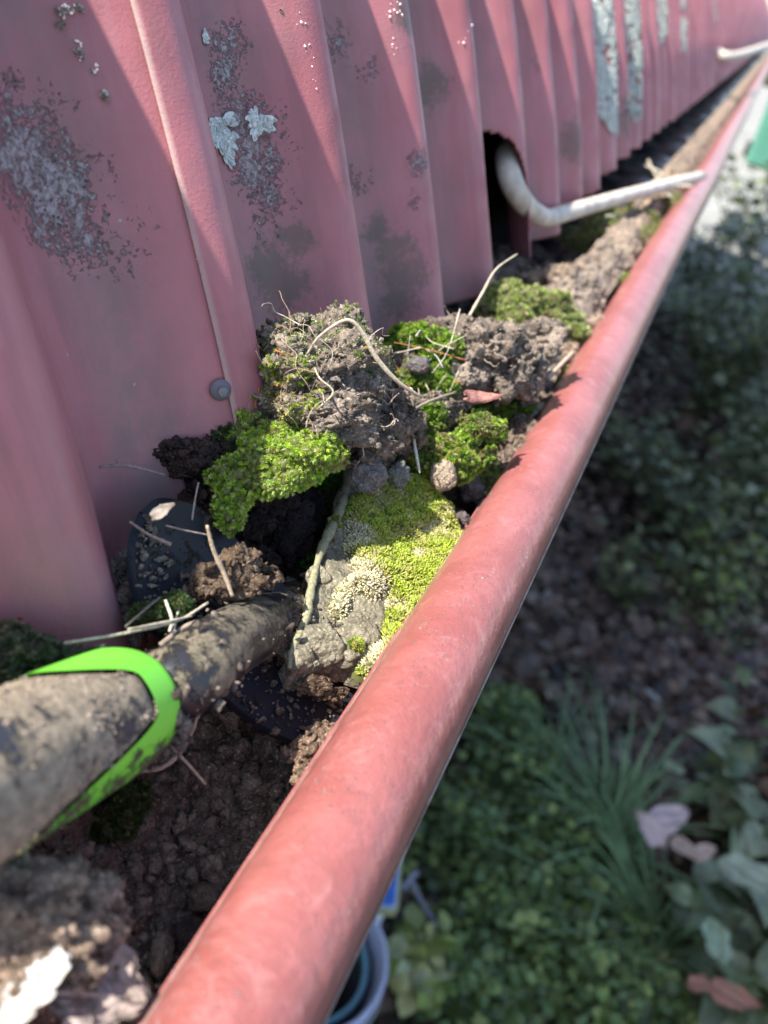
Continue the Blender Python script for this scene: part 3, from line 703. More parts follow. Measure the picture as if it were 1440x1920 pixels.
# ------------------------------------------------------------------ stones, crumbs and mud
def stone(px, py, d, rx, ry, rz, label, col=(1, 1, 1), amp=.22, mt=None, grp='stones among the soil'):
    mb_ = MB(); V, Fa = blob(pl(px, py, d, rx), (rx * d / F, ry * d / F, rz / 1000), int(px * 3 + py), amp, 1.3, 5); mb_.add(V, Fa, col)
    o_ = mb_.build('stone', mt or STONE); tag(o_, label, 'stone', grp)
stone(832, 893, .224, 24, 30, 3.6, 'tan wrinkled oval pebble above the moss mat', (2.0, 1.7, 1.25), .14)
stone(785, 685, .238, 22, 17, 3, 'smooth dark grey pebble sitting in green moss below the straw', (.8, .78, .82), .12)
stone(688, 885, .210, 36, 36, 4, 'grey rounded lump at the top left of the moss mat', (1.0, 1.0, 1.0), .25)
stone(885, 915, .216, 26, 32, 4, 'dark grey furrowed lump right of the tan pebble', (.9, .9, .88), .3)
stone(866, 975, .206, 16, 20, 3, 'small purplish brown lump tucked by the red lip', (.7, .6, .62), .3)
stone(745, 890, .212, 22, 22, 3, 'small grey-green crumbly lump between the grey lump and the pebble', (.8, .9, .8), .3)
stone(385, 1680, .155, 34, 24, 3.2, 'larger rounded grey-brown stone in the shaded trench', (.75, .62, .5), .18)
stone(303, 1785, .144, 20, 32, 2.8, 'tan gravel stone low in the trench by the dry leaf', (1.3, 1.15, .9), .25)
stone(360, 1750, .152, 34, 30, 3, 'dim brown stone half buried beside the red lip', (.4, .32, .3), .25)
stone(1400 - 870, 1620, .160, 20, 14, 2, 'tiny dim pebble at the trench edge', (.4, .34, .32), .25)
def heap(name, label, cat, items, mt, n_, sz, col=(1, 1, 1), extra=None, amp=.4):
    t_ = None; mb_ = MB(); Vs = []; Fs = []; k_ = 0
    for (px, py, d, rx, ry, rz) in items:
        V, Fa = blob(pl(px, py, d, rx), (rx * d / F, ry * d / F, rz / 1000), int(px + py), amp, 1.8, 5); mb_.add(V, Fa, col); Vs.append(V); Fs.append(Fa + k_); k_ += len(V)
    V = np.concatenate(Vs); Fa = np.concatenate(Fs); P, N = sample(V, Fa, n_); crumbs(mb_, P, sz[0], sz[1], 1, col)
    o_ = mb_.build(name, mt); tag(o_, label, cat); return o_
heap('mud_lump', 'wet glistening brown mud on the trowel left of the dark hollow', 'mud', [(415, 1085, .168, 50, 36, 3), (450, 1055, .17, 34, 28, 3), (500, 1080, .178, 30, 18, 3), (385, 1100, .166, 26, 30, 3), (475, 1090, .17, 26, 20, 3)], MUD, 500, (.0002, .0008))
heap('mud_lump', 'wet brown mud below the clay edge, on the right blade shoulder', 'mud', [(590, 1285, .178, 34, 16, 2), (620, 1300, .180, 30, 14, 1.6), (535, 1210, .180, 26, 30, 3), (545, 1165, .184, 22, 22, 3)], MUD, 200, (.0002, .0007))
heap('soil_lump', 'lumps of soil at the foot of the roof sheet, left of the clods, coloured dark as shade', 'soil clod', [(360, 860, .186, 70, 34, 5), (325, 840, .184, 40, 18, 3), (385, 940, .190, 40, 36, 5), (415, 850, .191, 40, 40, 5)], SOILD, 1200, (.0003, .0013), (.7, .65, .65))  # tint lowered to paint shade into these lumps
heap('soil_lump', 'damp soil in the hollow below the moss skirt, coloured almost black as shade', 'soil clod', [(520, 1000, .208, 60, 60, 3), (530, 1065, .212, 50, 26, 2), (545, 960, .215, 60, 50, 3), (460, 975, .200, 45, 50, 3), (400, 965, .192, 36, 36, 4), (480, 1050, .200, 40, 26, 3), (385, 915, .190, 36, 34, 4), (500, 935, .203, 50, 40, 4)], SOILD, 500, (.0003, .0010), (.22, .20, .20))  # tint cut to near black to paint in the hollow's shade
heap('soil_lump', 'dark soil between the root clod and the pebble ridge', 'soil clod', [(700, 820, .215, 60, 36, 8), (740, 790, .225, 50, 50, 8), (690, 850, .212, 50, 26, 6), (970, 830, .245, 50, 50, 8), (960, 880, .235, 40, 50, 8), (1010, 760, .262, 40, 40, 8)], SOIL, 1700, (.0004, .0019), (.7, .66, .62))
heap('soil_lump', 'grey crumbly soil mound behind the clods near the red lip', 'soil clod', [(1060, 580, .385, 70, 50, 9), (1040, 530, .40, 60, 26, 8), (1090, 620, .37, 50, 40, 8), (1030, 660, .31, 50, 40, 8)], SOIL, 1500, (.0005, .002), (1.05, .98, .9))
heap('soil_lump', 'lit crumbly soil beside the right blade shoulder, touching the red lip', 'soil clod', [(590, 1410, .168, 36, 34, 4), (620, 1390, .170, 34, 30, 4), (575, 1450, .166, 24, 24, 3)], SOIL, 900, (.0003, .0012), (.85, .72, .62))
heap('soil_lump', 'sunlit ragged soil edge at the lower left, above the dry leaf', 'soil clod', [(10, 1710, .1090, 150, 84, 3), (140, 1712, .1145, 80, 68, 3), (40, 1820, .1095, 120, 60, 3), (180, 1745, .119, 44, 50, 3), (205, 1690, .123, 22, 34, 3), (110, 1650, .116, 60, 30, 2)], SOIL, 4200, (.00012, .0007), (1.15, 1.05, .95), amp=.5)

# ------------------------------------------------------------------ trowel
H0 = at(-230, 1560, .0945); H1 = at(240, 1322, .143); N1 = at(530, 1160, .198)
tw = thing('hand_trowel', N1, 'mud-caked black hand trowel with a bright green band, scooping up the mossy clods', 'trowel')
ax = nrm(H1 - H0); L = np.linalg.norm(H1 - H0)
ua = nrm(np.cross(ax, (0, 0, 1))); ub = np.cross(ua, ax)
if ub[2] < 0: ub = -ub
def lathe(mb_, prof, tintf=None, squash=1.0, bend=None, n_=64):
    V = []; T = []
    for (s_, r_) in prof:
        for k in range(n_):
            a = 2 * math.pi * k / n_
            p = H0 + ax * s_ + ua * (r_ * math.cos(a)) + ub * (r_ * squash * math.sin(a))
            V.append(p); T.append(tintf(s_, a) if tintf else (.5, .5, .5))
    m_ = len(prof); Fq = np.array([(i * n_ + k, i * n_ + (k + 1) % n_, (i + 1) * n_ + (k + 1) % n_, (i + 1) * n_ + k) for i in range(m_ - 1) for k in range(n_)])
    mb_.add(np.array(V), Fq, np.array(T)); return Fq
# the grip ends in a slanted collar: its end plane is tilted so the green band sweeps back underneath
RG = .0104
camdir = nrm(-H1); side = nrm(np.cross(ax, camdir)); face = np.cross(side, ax)   # face points to the viewer side
SD = Rm @ np.array((.43, -.9, 0)); SD = nrm(SD - ax * SD.dot(ax))      # down-right, square to the grip
def low_(a): return float((ua * math.cos(a) + ub * math.sin(a)) @ SD)
def grip_end(a): return L
def BW(a):
    v = low_(a); fr = float((ua * math.cos(a) + ub * math.sin(a)) @ face)
    return .0076 + .027 * float(smooth(.25, 1.0, np.array(v))) * (1 if fr > -.2 else .8) + .013 * float(smooth(.35, 1.0, np.array(-v)))
def grip_surf(mb_, s0f, s1f, rf, n_=96, m_=50, tintf=None):
    V = []; T = []
    for i in range(m_ + 1):
        for k in range(n_):
            a = 2 * math.pi * k / n_; s_ = s0f(a) + (s1f(a) - s0f(a)) * i / m_; r_ = rf(s_, a, i / m_)
            V.append(H0 + ax * s_ + ua * (r_ * math.cos(a)) + ub * (r_ * math.sin(a))); T.append(tintf(s_, a) if tintf else (.5,) * 3)
    Fq = np.array([(i * n_ + k, i * n_ + (k + 1) % n_, (i + 1) * n_ + (k + 1) % n_, (i + 1) * n_ + k) for i in range(m_) for k in range(n_)])
    mb_.add(np.array(V), Fq, np.array(T))
mb = MB(); grip_surf(mb, lambda a: 0, lambda a: grip_end(a) - BW(a), lambda s_, a, f: RG * (1 + .012 * vno(np.array([[s_ * 300, math.cos(a) * 3, math.sin(a) * 3]]), 2)[0]) - .0006 * f ** 20, m_=90, tintf=lambda s_, a: (.55 + .12 * math.cos(a * 2 + s_ * 60),) * 3)
V0 = np.array([H0]); mb.build('grip', GRIP, tw)
mb = MB(); grip_surf(mb, lambda a: grip_end(a) - BW(a) - .0008, grip_end, lambda s_, a, f: RG + .00035 - .0022 * max(0, f - .75) ** 1.5 * 4, m_=14,
                     tintf=lambda s_, a: (.46 + .26 * float(smooth(.25, .9, np.array(low_(a)))),) * 3)
grip_surf(mb, grip_end, lambda a: L - .006, lambda s_, a, f: (RG - .0008) * (1 - f) + .004 * f, m_=8)
mb.build('green_band', GREEN, tw)
# neck: bent tapering tube from the grip to the blade
P0 = H1 - ax * .006
neck = [P0, H1 + ax * .002, at(345, 1272, .147), at(400, 1225, .155), at(465, 1185, .174), N1, at(590, 1130, .222), at(640, 1105, .235)]
mb = MB(); nl = crm(neck, 10); rr = np.interp(np.linspace(0, 1, len(nl)), [0, .12, .25, .5, .75, 1], [.0080, .0082, .0068, .0066, .0074, .0095])
tube(mb, nl, rr, 40, 1, (.52,) * 3, .01, raw=True); mb.build('neck', NECK, tw)
# blade: a dished plate with two rounded shoulders
bl_l = at(305, 1015, .164); bl_r = at(632, 1305, .183)
bc = (bl_l + bl_r) / 2 + np.array((0, 0, -.003)); wx = nrm(bl_r - bl_l); fw = nrm(np.array((.04, 1, -.04)) - wx * np.dot((.04, 1, -.04), wx)); bn = np.cross(wx, fw)
if bn[2] < 0: bn = -bn
HWd = np.linalg.norm(bl_r - bl_l) / 2 + .0070
mb = MB(); nu, nv = 81, 121; V = []
for i in range(nu):
    for j in range(nv):
        u = -1 + 2 * i / (nu - 1); v = j / (nv - 1)
        # superellipse shoulders at the grip end, pointed tip at the far end
        back = -.016 * (1 - (1 - (1 - abs(u)) ** 2.4) ) if False else 0
        hl = .0165 * math.sqrt(max(0, 1 - abs(u) ** 3.6)); s_ = .002 - hl + v * 2 * hl
        wd = HWd
        dish = .0022 * abs(u) ** 3 - .003 * math.cos(u * math.pi / 2) + .0006 * (2 * v - 1) ** 6
        V.append(bc + wx * (u * wd) + fw * s_ + bn * dish)
mb.add(np.array(V), grid(nu, nv), (.5,) * 3)
o = mb.build('blade', BLADE, tw); sm = o.modifiers.new('t', 'SOLIDIFY'); sm.thickness = .0016; sm.offset = -1
bv = o.modifiers.new('b', 'BEVEL'); bv.width = .0005; bv.segments = 2; bv.limit_method = 'ANGLE'; bv.angle_limit = R(50)
mb = MB(); P = []
for k in range(420):
    i = rng.integers(0, nu); j = rng.integers(0, 60); P.append(V[i * nv + j] + bn * .0003)
crumbs(mb, np.array(P), .0002, .0011, .8)
Q = np.array([nl[rng.integers(8, len(nl) - 8)] + nrm(rng.normal(size=3)) * .0084 for _ in range(260)]); crumbs(mb, Q, .0002, .001, .8)
Q = np.array([H0 + ax * (L - rng.uniform(-.004, .004)) + (ua * math.cos(a) + ub * math.sin(a)) * rng.uniform(.008, .0112) for a in rng.uniform(-2.6, .9, 360)]); crumbs(mb, Q, .0003, .0013, .8)
n9 = 2600; a9 = rng.uniform(0, 6.283, n9); s9 = rng.uniform(L * .25, L - .007, n9)
Q = H0 + ax * s9[:, None] + (ua * np.cos(a9)[:, None] + ub * np.sin(a9)[:, None]) * (RG * 1.003); Q = Q[vno(Q * 260, 3) > -.1]
crumbs(mb, Q, .00008, .0004, 1.5)
mb.build('stuck_soil', SOIL, tw)

# ------------------------------------------------------------------ roof fixings and lichens
p, y_, l_ = roof_hit(412, 730); nv_ = roof_n(y_, l_)
sc_ = thing('roof_screw', p, 'domed grey roofing screw in the sheet beside the root clod', 'screw')
Rz = rot_to(nv_[None])[0]
mb = MB(); V, Fa = ICO[4]; mb.add((V * (.0024, .0024, .0012)) @ Rz.T + p + nv_ * .0005, Fa, (.17, .15, .165)); mb.build('washer', PLAIN, sc_)
mb = MB(); a6 = np.arange(6) * math.pi / 3
V = np.array([(.0011 * math.cos(a), .0011 * math.sin(a), h_) for h_ in (.001, .0026) for a in a6] + [(0, 0, .0028)])
mb.add(V @ Rz.T + p, [np.array([(k, (k + 1) % 6, 6 + (k + 1) % 6, 6 + k) for k in range(6)]), np.array([(6 + k, 6 + (k + 1) % 6, 12) for k in range(6)])], (.22, .2, .21)); mb.build('screw_head', PLAIN, sc_, False)
def lichen(par, px, py, rad, n_, col, lab, stretch=1.0):
    """leafy rosette of thin lobes pressed to the sheet"""
    mb_ = MB(); pc, y_, l_ = roof_hit(px, py)
    V, Fa = ICO[2]
    for k in range(n_):
        a = rng.uniform(0, 2 * math.pi); q = rad * math.sqrt(rng.uniform(.02, 1)); q *= 1 + .25 * math.sin(3 * a + px) 
        yy = y_ + q * math.cos(a); ll = l_ + q * math.sin(a) * stretch
        if ll < .001: continue
        p_ = roof_p(yy, ll); nv__ = roof_n(yy, ll); s_ = rng.uniform(.55, 1.1) * .0011 * (rad / .004) ** .45
        rd = nrm(p_ - pc + 1e-6); rd = nrm(rd - nv__ * rd.dot(nv__)); t3 = np.cross(nv__, rd)
        B_ = np.stack([rd, t3, nv__], 1)
        W = V * (s_ * 1.5, s_ * .75, s_ * .22); W[:, 2] += .25 * (W[:, 0] ** 2 + W[:, 1] ** 2) / s_
        W *= (1 + .2 * fbm(V + k, 2, 2, k))[:, None]
        c_ = np.array(col) * rng.uniform(.75, 1.15); mb_.add(W @ B_.T + p_ + nv__ * .0004, Fa, c_)
    o_ = mb_.build('lichen', LICH, par); o_['label'] = lab
PB = (.72, .74, .68)
lichen(roofB, 408, 228, .0042, 90, PB, 'pale blue-green leafy lichen', 1.3)
lichen(roofB, 480, 218, .0026, 46, PB, 'small pale leafy lichen')
lichen(roofB, 372, 35, .0012, 10, PB, 'tiny pale lichen fleck')
lichen(roofB, 1136, 105, .021, 900, (.60, .64, .58), 'large oval grey-green lichen', 2.0)
lichen(roofB, 1180, 110, .016, 420, (.52, .56, .50), 'ragged hanging grey lichen', 2.4)
lichen(roofB, 1190, 30, .010, 120, (.52, .56, .50), 'ragged lichen at the frame top', 1.6)
lichen(roofB, 1240, 35, .015, 260, (.52, .56, .50), 'broad grey lichen cluster', 1.6)
lichen(roofB, 1282, 40, .018, 260, (.52, .56, .50), 'broad grey lichen cluster, far part', 1.6)
lichen(roofB, 1180, 215, .006, 40, (.52, .56, .50), 'small white lichen drips', 1.6)
lichen(roofC, 1342, 25, .016, 120, (.46, .50, .46), 'grey lichen streak', 1.5)
lichen(roofC, 1385, 15, .016, 110, (.42, .44, .42), 'faint lichen streak', 1.5)
def grit(par, pts, n_, sp, lab):
    for (px, py) in pts:
        P = []
        for _ in range(n_):
            p_, a_, b_ = roof_hit(px + rng.normal() * sp * .3, py + rng.normal() * sp * .7); P.append(p_ + roof_n(a_, b_) * .0002)
        mb_ = MB(); crumbs(mb_, np.array(P), .00015, .00045, 1.6, (1, .85, .75)); mb_.build('grit', LICH, par)
grit(roofA, [(115, 25), (130, 20), (150, 95), (180, 130)], 5, 12, 'tiny pale lichen crumbs')
grit(roofB, [(560, 40), (580, 110), (590, 150), (730, 30), (740, 80), (870, 60), (745, 15), (365, 450)], 7, 18, 'tiny pale lichen crumbs')
mb = MB()
for (px, py, r_) in [(115, 22, .0011), (130, 20, .0009), (150, 15, .0009), (112, 47, .001), (148, 97, .001), (197, 180, .0012), (175, 132, .0006), (365, 452, .0005), (436 + 90, 20, .0008)]:
    p_, a_, b_ = roof_hit(px, py); nv__ = roof_n(a_, b_); n5 = 26
    N5 = rng.normal(size=(n5, 3)) + nv__ * 1.2; N5 /= np.linalg.norm(N5, axis=1)[:, None]
    scatter(mb, ROS, np.tile(p_, (n5, 1)) + rng.normal(size=(n5, 3)) * r_ * .28, rot_to(N5), np.full(n5, r_ * .5), pal(n5, [(.62, .52, .42), (.5, .4, .32), (.8, .78, .7)]))
o = mb.build('lichen', LICH, roofA); o['label'] = 'tiny brown and white lichen tufts'

# ------------------------------------------------------------------ pipe pieces
PIPE = m_tint('weathered beige pipe', .6, .35, nsc=110, var=.3, bump=.0004)
def pipe(pts, r_, label):
    r_ = [r_ * 1.45, r_ * 1.35, r_ * 1.12, r_ * 1.08, r_ * 1.12]
    mb_ = MB(); tube(mb_, pts, r_, 20, 10, (.60, .53, .44)); o_ = mb_.build('pipe', PIPE); tag(o_, label, 'pipe', 'beige pipes across the gutter')
pipe([at(990, 300, .47), at(953, 283, .40), at(957, 335, .378), at(985, 384, .392), at(1022, 408, .415), at(1052, 402, .434), at(1120, 382, .482), at(1220, 355, .56), at(1315, 331, .69)], .0039, 'weathered beige pipe bending out of the cut hole and across the gutter')
pipe([at(1325, 88, 1.42), at(1345, 101, 1.37), at(1380, 105, 1.40), at(1450, 83, 1.7), at(1530, 60, 2.2)], .0062, 'far short beige pipe at the upper right corner')

# ------------------------------------------------------------------ twigs, straws, stems
def twig(name, label, cat, paths, cols, rs, jit=.08):
    mb_ = MB()
    for P, c_, r_ in zip(paths, cols, rs): tube(mb_, [at(*p) for p in P], r_, 7, 8, c_, jit)
    o_ = mb_.build(name, ROOT); tag(o_, label, cat, 'twigs and straws'); return o_
STR = (.50, .43, .32); TW = (.30, .24, .19); WH = (.62, .57, .44)
twig('straw', 'pale straw sticking up from the grey clod towards the hole', 'straw', [[(880, 592, .255), (905, 548, .262), (930, 505, .27), (970, 476, .278)]], [STR], [[.0005, .0004, .00025]])
twig('straw', 'cream coloured root standing in front of the moss, pointing down to the moss mat', 'straw', [[(768, 730, .228), (773, 780, .224), (777, 830, .22), (787, 887, .216)]], [WH], [[.0007, .0006, .0003]], .15)
twig('twig', 'thin brown twig lying aslant between the two clods', 'twig', [[(692, 838, .205), (740, 790, .215), (800, 755, .228), (855, 735, .238)]], [TW], [[.0003, .0005, .0003]])
twig('twig', 'short brown twig in the soil by the lip, right of the grey clod', 'twig', [[(1025, 712, .30), (1050, 685, .315), (1075, 660, .33)]], [STR], [.0008])
twig('straw', 'short upright straw on the far soil mound', 'straw', [[(1010, 508, .40), (1014, 530, .4), (1018, 560, .4)]], [TW], [.0005])
twig('straw', 'tangled dry grass strands on the mossy mound below the pipe', 'dry grass', [[(1215, 300, .6), (1225, 320, .6), (1245, 345, .6), (1300, 350, .6)], [(1080, 430, .50), (1150, 405, .52), (1240, 440, .55)], [(1150, 470, .5), (1200, 380, .55), (1290, 345, .62)], [(1190, 360, .58), (1225, 350, .58), (1260, 370, .58)], [(1210, 310, .6), (1240, 325, .6), (1220, 345, .6)], [(1100, 420, .51), (1180, 440, .52), (1230, 430, .54)]], [STR, WH, STR, WH, WH, STR], [.0009, .0008, .0006, .0007, .0006, .0006])
twig('twig', 'grey twig lying on the red sheet above the black shoulder', 'twig', [[(186, 876, .158), (225, 872, .160), (262, 878, .163), (308, 890, .168)], [(222, 872, .160), (218, 862, .159)]], [(.25, .18, .17), (.25, .18, .17)], [[.0003, .0004, .0002], .0002])
twig('stem', 'thin dark wiry stem curled in a loop on the red sheet at the left', 'stem', [[(-10, 1130, .140), (35, 1085, .144), (75, 1052, .1465), (120, 1040, .149), (155, 1065, .151), (172, 1100, .151), (150, 1128, .150), (100, 1135, .147), (60, 1128, .144)]], [(.14, .12, .11)], [[.0002, .00028, .0003, .0002]], .05)
twig('stem', 'short orange-red dry stem on the sheet below the wiry loop', 'stem', [[(38, 1160, .141), (42, 1130, .143), (55, 1110, .145)]], [(.35, .09, .05)], [.0004])
twig('straw', 'long pale dry grass strands running from the green band towards the neck', 'dry grass', [[(120, 1206, .136), (230, 1188, .142), (330, 1165, .15), (390, 1130, .155)], [(240, 1180, .142), (300, 1168, .147), (360, 1155, .152)], [(310, 1125, .152), (322, 1160, .151), (318, 1185, .15)], [(340, 1130, .154), (330, 1160, .153), (325, 1190, .15)], [(235, 1175, .143), (275, 1140, .149), (300, 1120, .153)], [(300, 1210, .15), (340, 1180, .153), (372, 1165, .154)]], [STR, STR, WH, WH, (.2, .17, .14), TW], [.00025, .0002, .0003, .00025, .0002, .0005])
twig('straw', 'dry grass tuft hanging beneath the trowel neck', 'dry grass', [[(345, 1330, .148), (380, 1310, .15), (410, 1285, .153)], [(330, 1360, .148), (360, 1325, .15), (375, 1290, .152)], [(265, 1445, .15), (310, 1435, .15), (350, 1390, .152), (372, 1330, .153)], [(320, 1400, .15), (350, 1430, .152), (385, 1470, .155)], [(350, 1300, .149), (390, 1290, .152), (412, 1280, .154)], [(335, 1420, .15), (345, 1380, .15), (362, 1340, .151)], [(355, 1375, .151), (370, 1345, .151), (395, 1300, .153)]], [STR, WH, STR, STR, (.4, .35, .1), TW, STR], [.0004, .0003, .0005, .0003, .0006, .0003, .0003])
twig('straw', 'straight pale stalk standing in the wet brown mud', 'straw', [[(388, 985, .158), (400, 1030, .160), (420, 1075, .162), (436, 1118, .163)]], [(.42, .32, .22)], [[.0003, .0005, .0004]])
twig('twig', 'thin stem lying over the black blade shoulder', 'twig', [[(243, 978, .1585), (275, 1000, .1605), (300, 1012, .162), (320, 1021, .163)]], [(.32, .22, .18)], [[.00025, .0003, .0005]])
twig('twig', 'thin dark stem from the shoulder to the stalk in the mud', 'twig', [[(310, 985, .161), (350, 995, .163), (390, 1003, .166)], [(372, 905, .170), (365, 940, .167), (360, 975, .165)]], [TW, TW], [.0002, .0002])
twig('straw', 'broken cream straw next to the lit soil by the lip', 'straw', [[(575, 1438, .158), (588, 1450, .158), (592, 1462, .158)], [(580, 1445, .158), (584, 1456, .158)]], [WH, WH], [.0003, .0003])
twig('twig', 'thick brown twig leaning on the lip below the moss fleck', 'twig', [[(1030, 735, .30), (1012, 765, .288), (985, 790, .275)]], [(.32, .25, .19)], [[.0013, .0012, .0008]])

# dry leaf bottom left
def leaf_mesh(mb_, c, ex, ey, ez, L_, W_, col, lobes=5, seed=1, curl=.25, n_=40, thick=.0003):
    V = []; m_ = 14
    for i in range(n_ + 1):
        u = i / n_; wv = math.sin(math.pi * u ** .8) ** .7 * (1 + .22 * abs(math.sin(u * lobes * math.pi)) - .12) + .02 * math.sin(u * 61 + seed)
        for j in range(-m_, m_ + 1):
            v = j / m_; x = (u - .5) * L_ + .06 * L_ * abs(v) * math.sin(u * lobes * 2 * math.pi + seed); y = v * wv * W_ / 2
            zz = curl * W_ * (v * v * .6 * wv - .25 * math.cos(u * 3.1)) + .05 * W_ * math.sin(v * 7 + u * 9 + seed) + .03 * W_ * math.sin(u * 40 + abs(v) * 25)
            V.append(c + ex * x + ey * y + ez * zz)
    G_ = grid(n_ + 1, 2 * m_ + 1); V = np.array(V); ctr = V[G_].mean(1)
    keep = fbm(ctr, 500, 2, seed) < .95
    mb_.add(V, G_[keep], col)
lf = thing('dry_leaf', atz(130, 1850, -.131), 'curled dead leaf, one lobe chalk white, the other grey-brown, at the bottom left', 'dead leaf')
ex = nrm(at(270, 1880, .13) - at(110, 1830, .126)); ez = nrm(np.array((-.15, -.2, 1))); ez = nrm(ez - ex * ez.dot(ex)); ey = np.cross(ez, ex)
mb = MB(); leaf_mesh(mb, at(185, 1855, .1125), ex, ey, ez, .0125, .0110, (.42, .34, .30), 4, 3, .3); mb.build('brown_lobe', DRY, lf)
mb = MB(); ex2 = nrm(at(115, 1800, .118) - at(10, 1900, .116)); ez2 = nrm(np.array((-.4, -.5, .8))); ez2 = nrm(ez2 - ex2 * ez2.dot(ex2))
leaf_mesh(mb, at(68, 1852, .1055), ex2, np.cross(ez2, ex2), ez2, .0115, .0062, (.62, .60, .55), 4, 5, .2); mb.build('white_lobe', DRY, lf)
mb = MB(); tube(mb, [at(100, 1860, .107), at(190, 1865, .112), at(265, 1872, .118), at(330, 1880, .124)], [.0003, .0004, .0003], 6, 8, (.36, .30, .27)); mb.build('stalk', ROOT, lf)
def small_leaf(px, py, d, L_, W_, col, label, rot, seed, name='dry_leaf', cat='dead leaf', nv__=(0, 0, 1)):
    mb_ = MB(); ez_ = nrm(np.array(nv__) + rng.normal(size=3) * .2); ex_ = nrm(np.array((math.cos(rot), math.sin(rot), 0))); ex_ = nrm(ex_ - ez_ * ex_.dot(ez_))
    leaf_mesh(mb_, at(px, py, d), ex_, np.cross(ez_, ex_), ez_, L_, W_, col, 2, seed, .3, 16); o_ = mb_.build(name, DRY); tag(o_, label, cat)
small_leaf(305, 960, .152, .005, .003, (.35, .30, .25), 'scrap of dead leaf on top of the black shoulder', 1.2, 2)
#small_leaf(335, 1100, .158, .006, .0025, (.28, .21, .16), 'brown leaf scrap at the lower edge of the black shoulder', .3, 3)
#small_leaf(270, 1095, .155, .005, .003, (.2, .16, .14), 'dull leaf scrap under the left of the black shoulder', 2.2, 4)
#small_leaf(345, 1105, .159, .005, .002, (.40, .33, .26), 'pale chip beside the wet mud', .9, 6)

# ------------------------------------------------------------------ garden far below
def gleaf(k=7, cup=.12, fold=.18, wmax=.32):
    V = []; n_ = 8
    for i in range(n_ + 1):
        u = i / n_; wv = wmax * math.sin(math.pi * u ** .85) ** .9
        for v in (-1, 0, 1): V.append((v * wv, u, fold * abs(v) * wv + cup * (1 - (2 * u - 1) ** 2) - .1 * u * u))
    return np.array(V), grid(n_ + 1, 3)
GL = gleaf(); GLr = gleaf(cup=.05, fold=.1, wmax=.46); GLb = gleaf(wmax=.34, fold=.3, cup=.2)
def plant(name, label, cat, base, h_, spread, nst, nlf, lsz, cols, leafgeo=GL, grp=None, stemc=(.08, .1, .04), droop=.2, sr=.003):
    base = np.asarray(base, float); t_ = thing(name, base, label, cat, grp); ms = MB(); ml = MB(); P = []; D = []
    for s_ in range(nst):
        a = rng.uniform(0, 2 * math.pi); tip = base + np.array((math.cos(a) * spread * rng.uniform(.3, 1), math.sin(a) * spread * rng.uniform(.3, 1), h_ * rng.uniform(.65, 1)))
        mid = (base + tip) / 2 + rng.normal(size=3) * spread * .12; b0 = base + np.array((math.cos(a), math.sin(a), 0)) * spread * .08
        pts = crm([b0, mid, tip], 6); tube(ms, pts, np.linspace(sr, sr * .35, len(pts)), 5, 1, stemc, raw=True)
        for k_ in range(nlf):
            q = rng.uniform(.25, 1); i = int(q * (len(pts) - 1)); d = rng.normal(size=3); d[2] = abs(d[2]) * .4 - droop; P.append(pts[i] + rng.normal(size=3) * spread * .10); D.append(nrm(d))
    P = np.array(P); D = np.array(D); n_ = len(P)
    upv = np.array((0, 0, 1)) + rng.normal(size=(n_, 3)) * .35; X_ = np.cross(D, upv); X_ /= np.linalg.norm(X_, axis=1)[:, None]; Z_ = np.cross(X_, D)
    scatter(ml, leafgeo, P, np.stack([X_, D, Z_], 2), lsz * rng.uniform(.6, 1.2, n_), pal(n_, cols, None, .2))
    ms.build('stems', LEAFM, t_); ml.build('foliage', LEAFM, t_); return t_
def g(px, py): return atz(px, py, GZ + .0)
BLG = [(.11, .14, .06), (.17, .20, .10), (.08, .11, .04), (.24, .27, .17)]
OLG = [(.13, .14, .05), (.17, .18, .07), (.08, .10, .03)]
SUNLIT = [(.34, .37, .27), (.26, .30, .18), (.40, .40, .33), (.16, .20, .10)]  # leaf colours paled to stand in for sunlit leaves
WEED = [(.20, .27, .07), (.14, .20, .05), (.30, .36, .11), (.08, .12, .04), (.17, .25, .09)]
# low weeds under the lip: stuff
mb = MB(); P = []; D = []
for (px, py, r_, n_) in [(960, 1480, .13, 700), (1020, 1600, .16, 900), (930, 1750, .16, 900), (1080, 1850, .2, 1200), (850, 1600, .12, 500), (1000, 1700, .16, 900), (850, 1880, .12, 400), (1150, 1930, .2, 600), (930, 1380, .10, 350)]:
    c = g(px, py)
    for k in range(n_):
        q = rng.normal(size=2) * r_ * .5; hh = .04 + .12 * rng.random() * math.exp(-(q @ q) / (r_ * r_)); P.append((c[0] + q[0], c[1] + q[1], GZ + hh)); d = rng.normal(size=3); d[2] = abs(d[2]) * .5; D.append(nrm(d))
P = np.array(P); D = np.array(D); n_ = len(P); X_ = np.cross(D, np.array((0, 0, 1)) + rng.normal(size=(n_, 3)) * .4); X_ /= np.linalg.norm(X_, axis=1)[:, None]
scatter(mb, GLr, P, np.stack([X_, D, np.cross(X_, D)], 2), rng.uniform(.012, .03, n_), pal(n_, WEED, None, .3))
tag(mb.build('ground_weeds', LEAFM), 'low small-leaved green weeds below the gutter lip', 'weeds', kind='stuff')
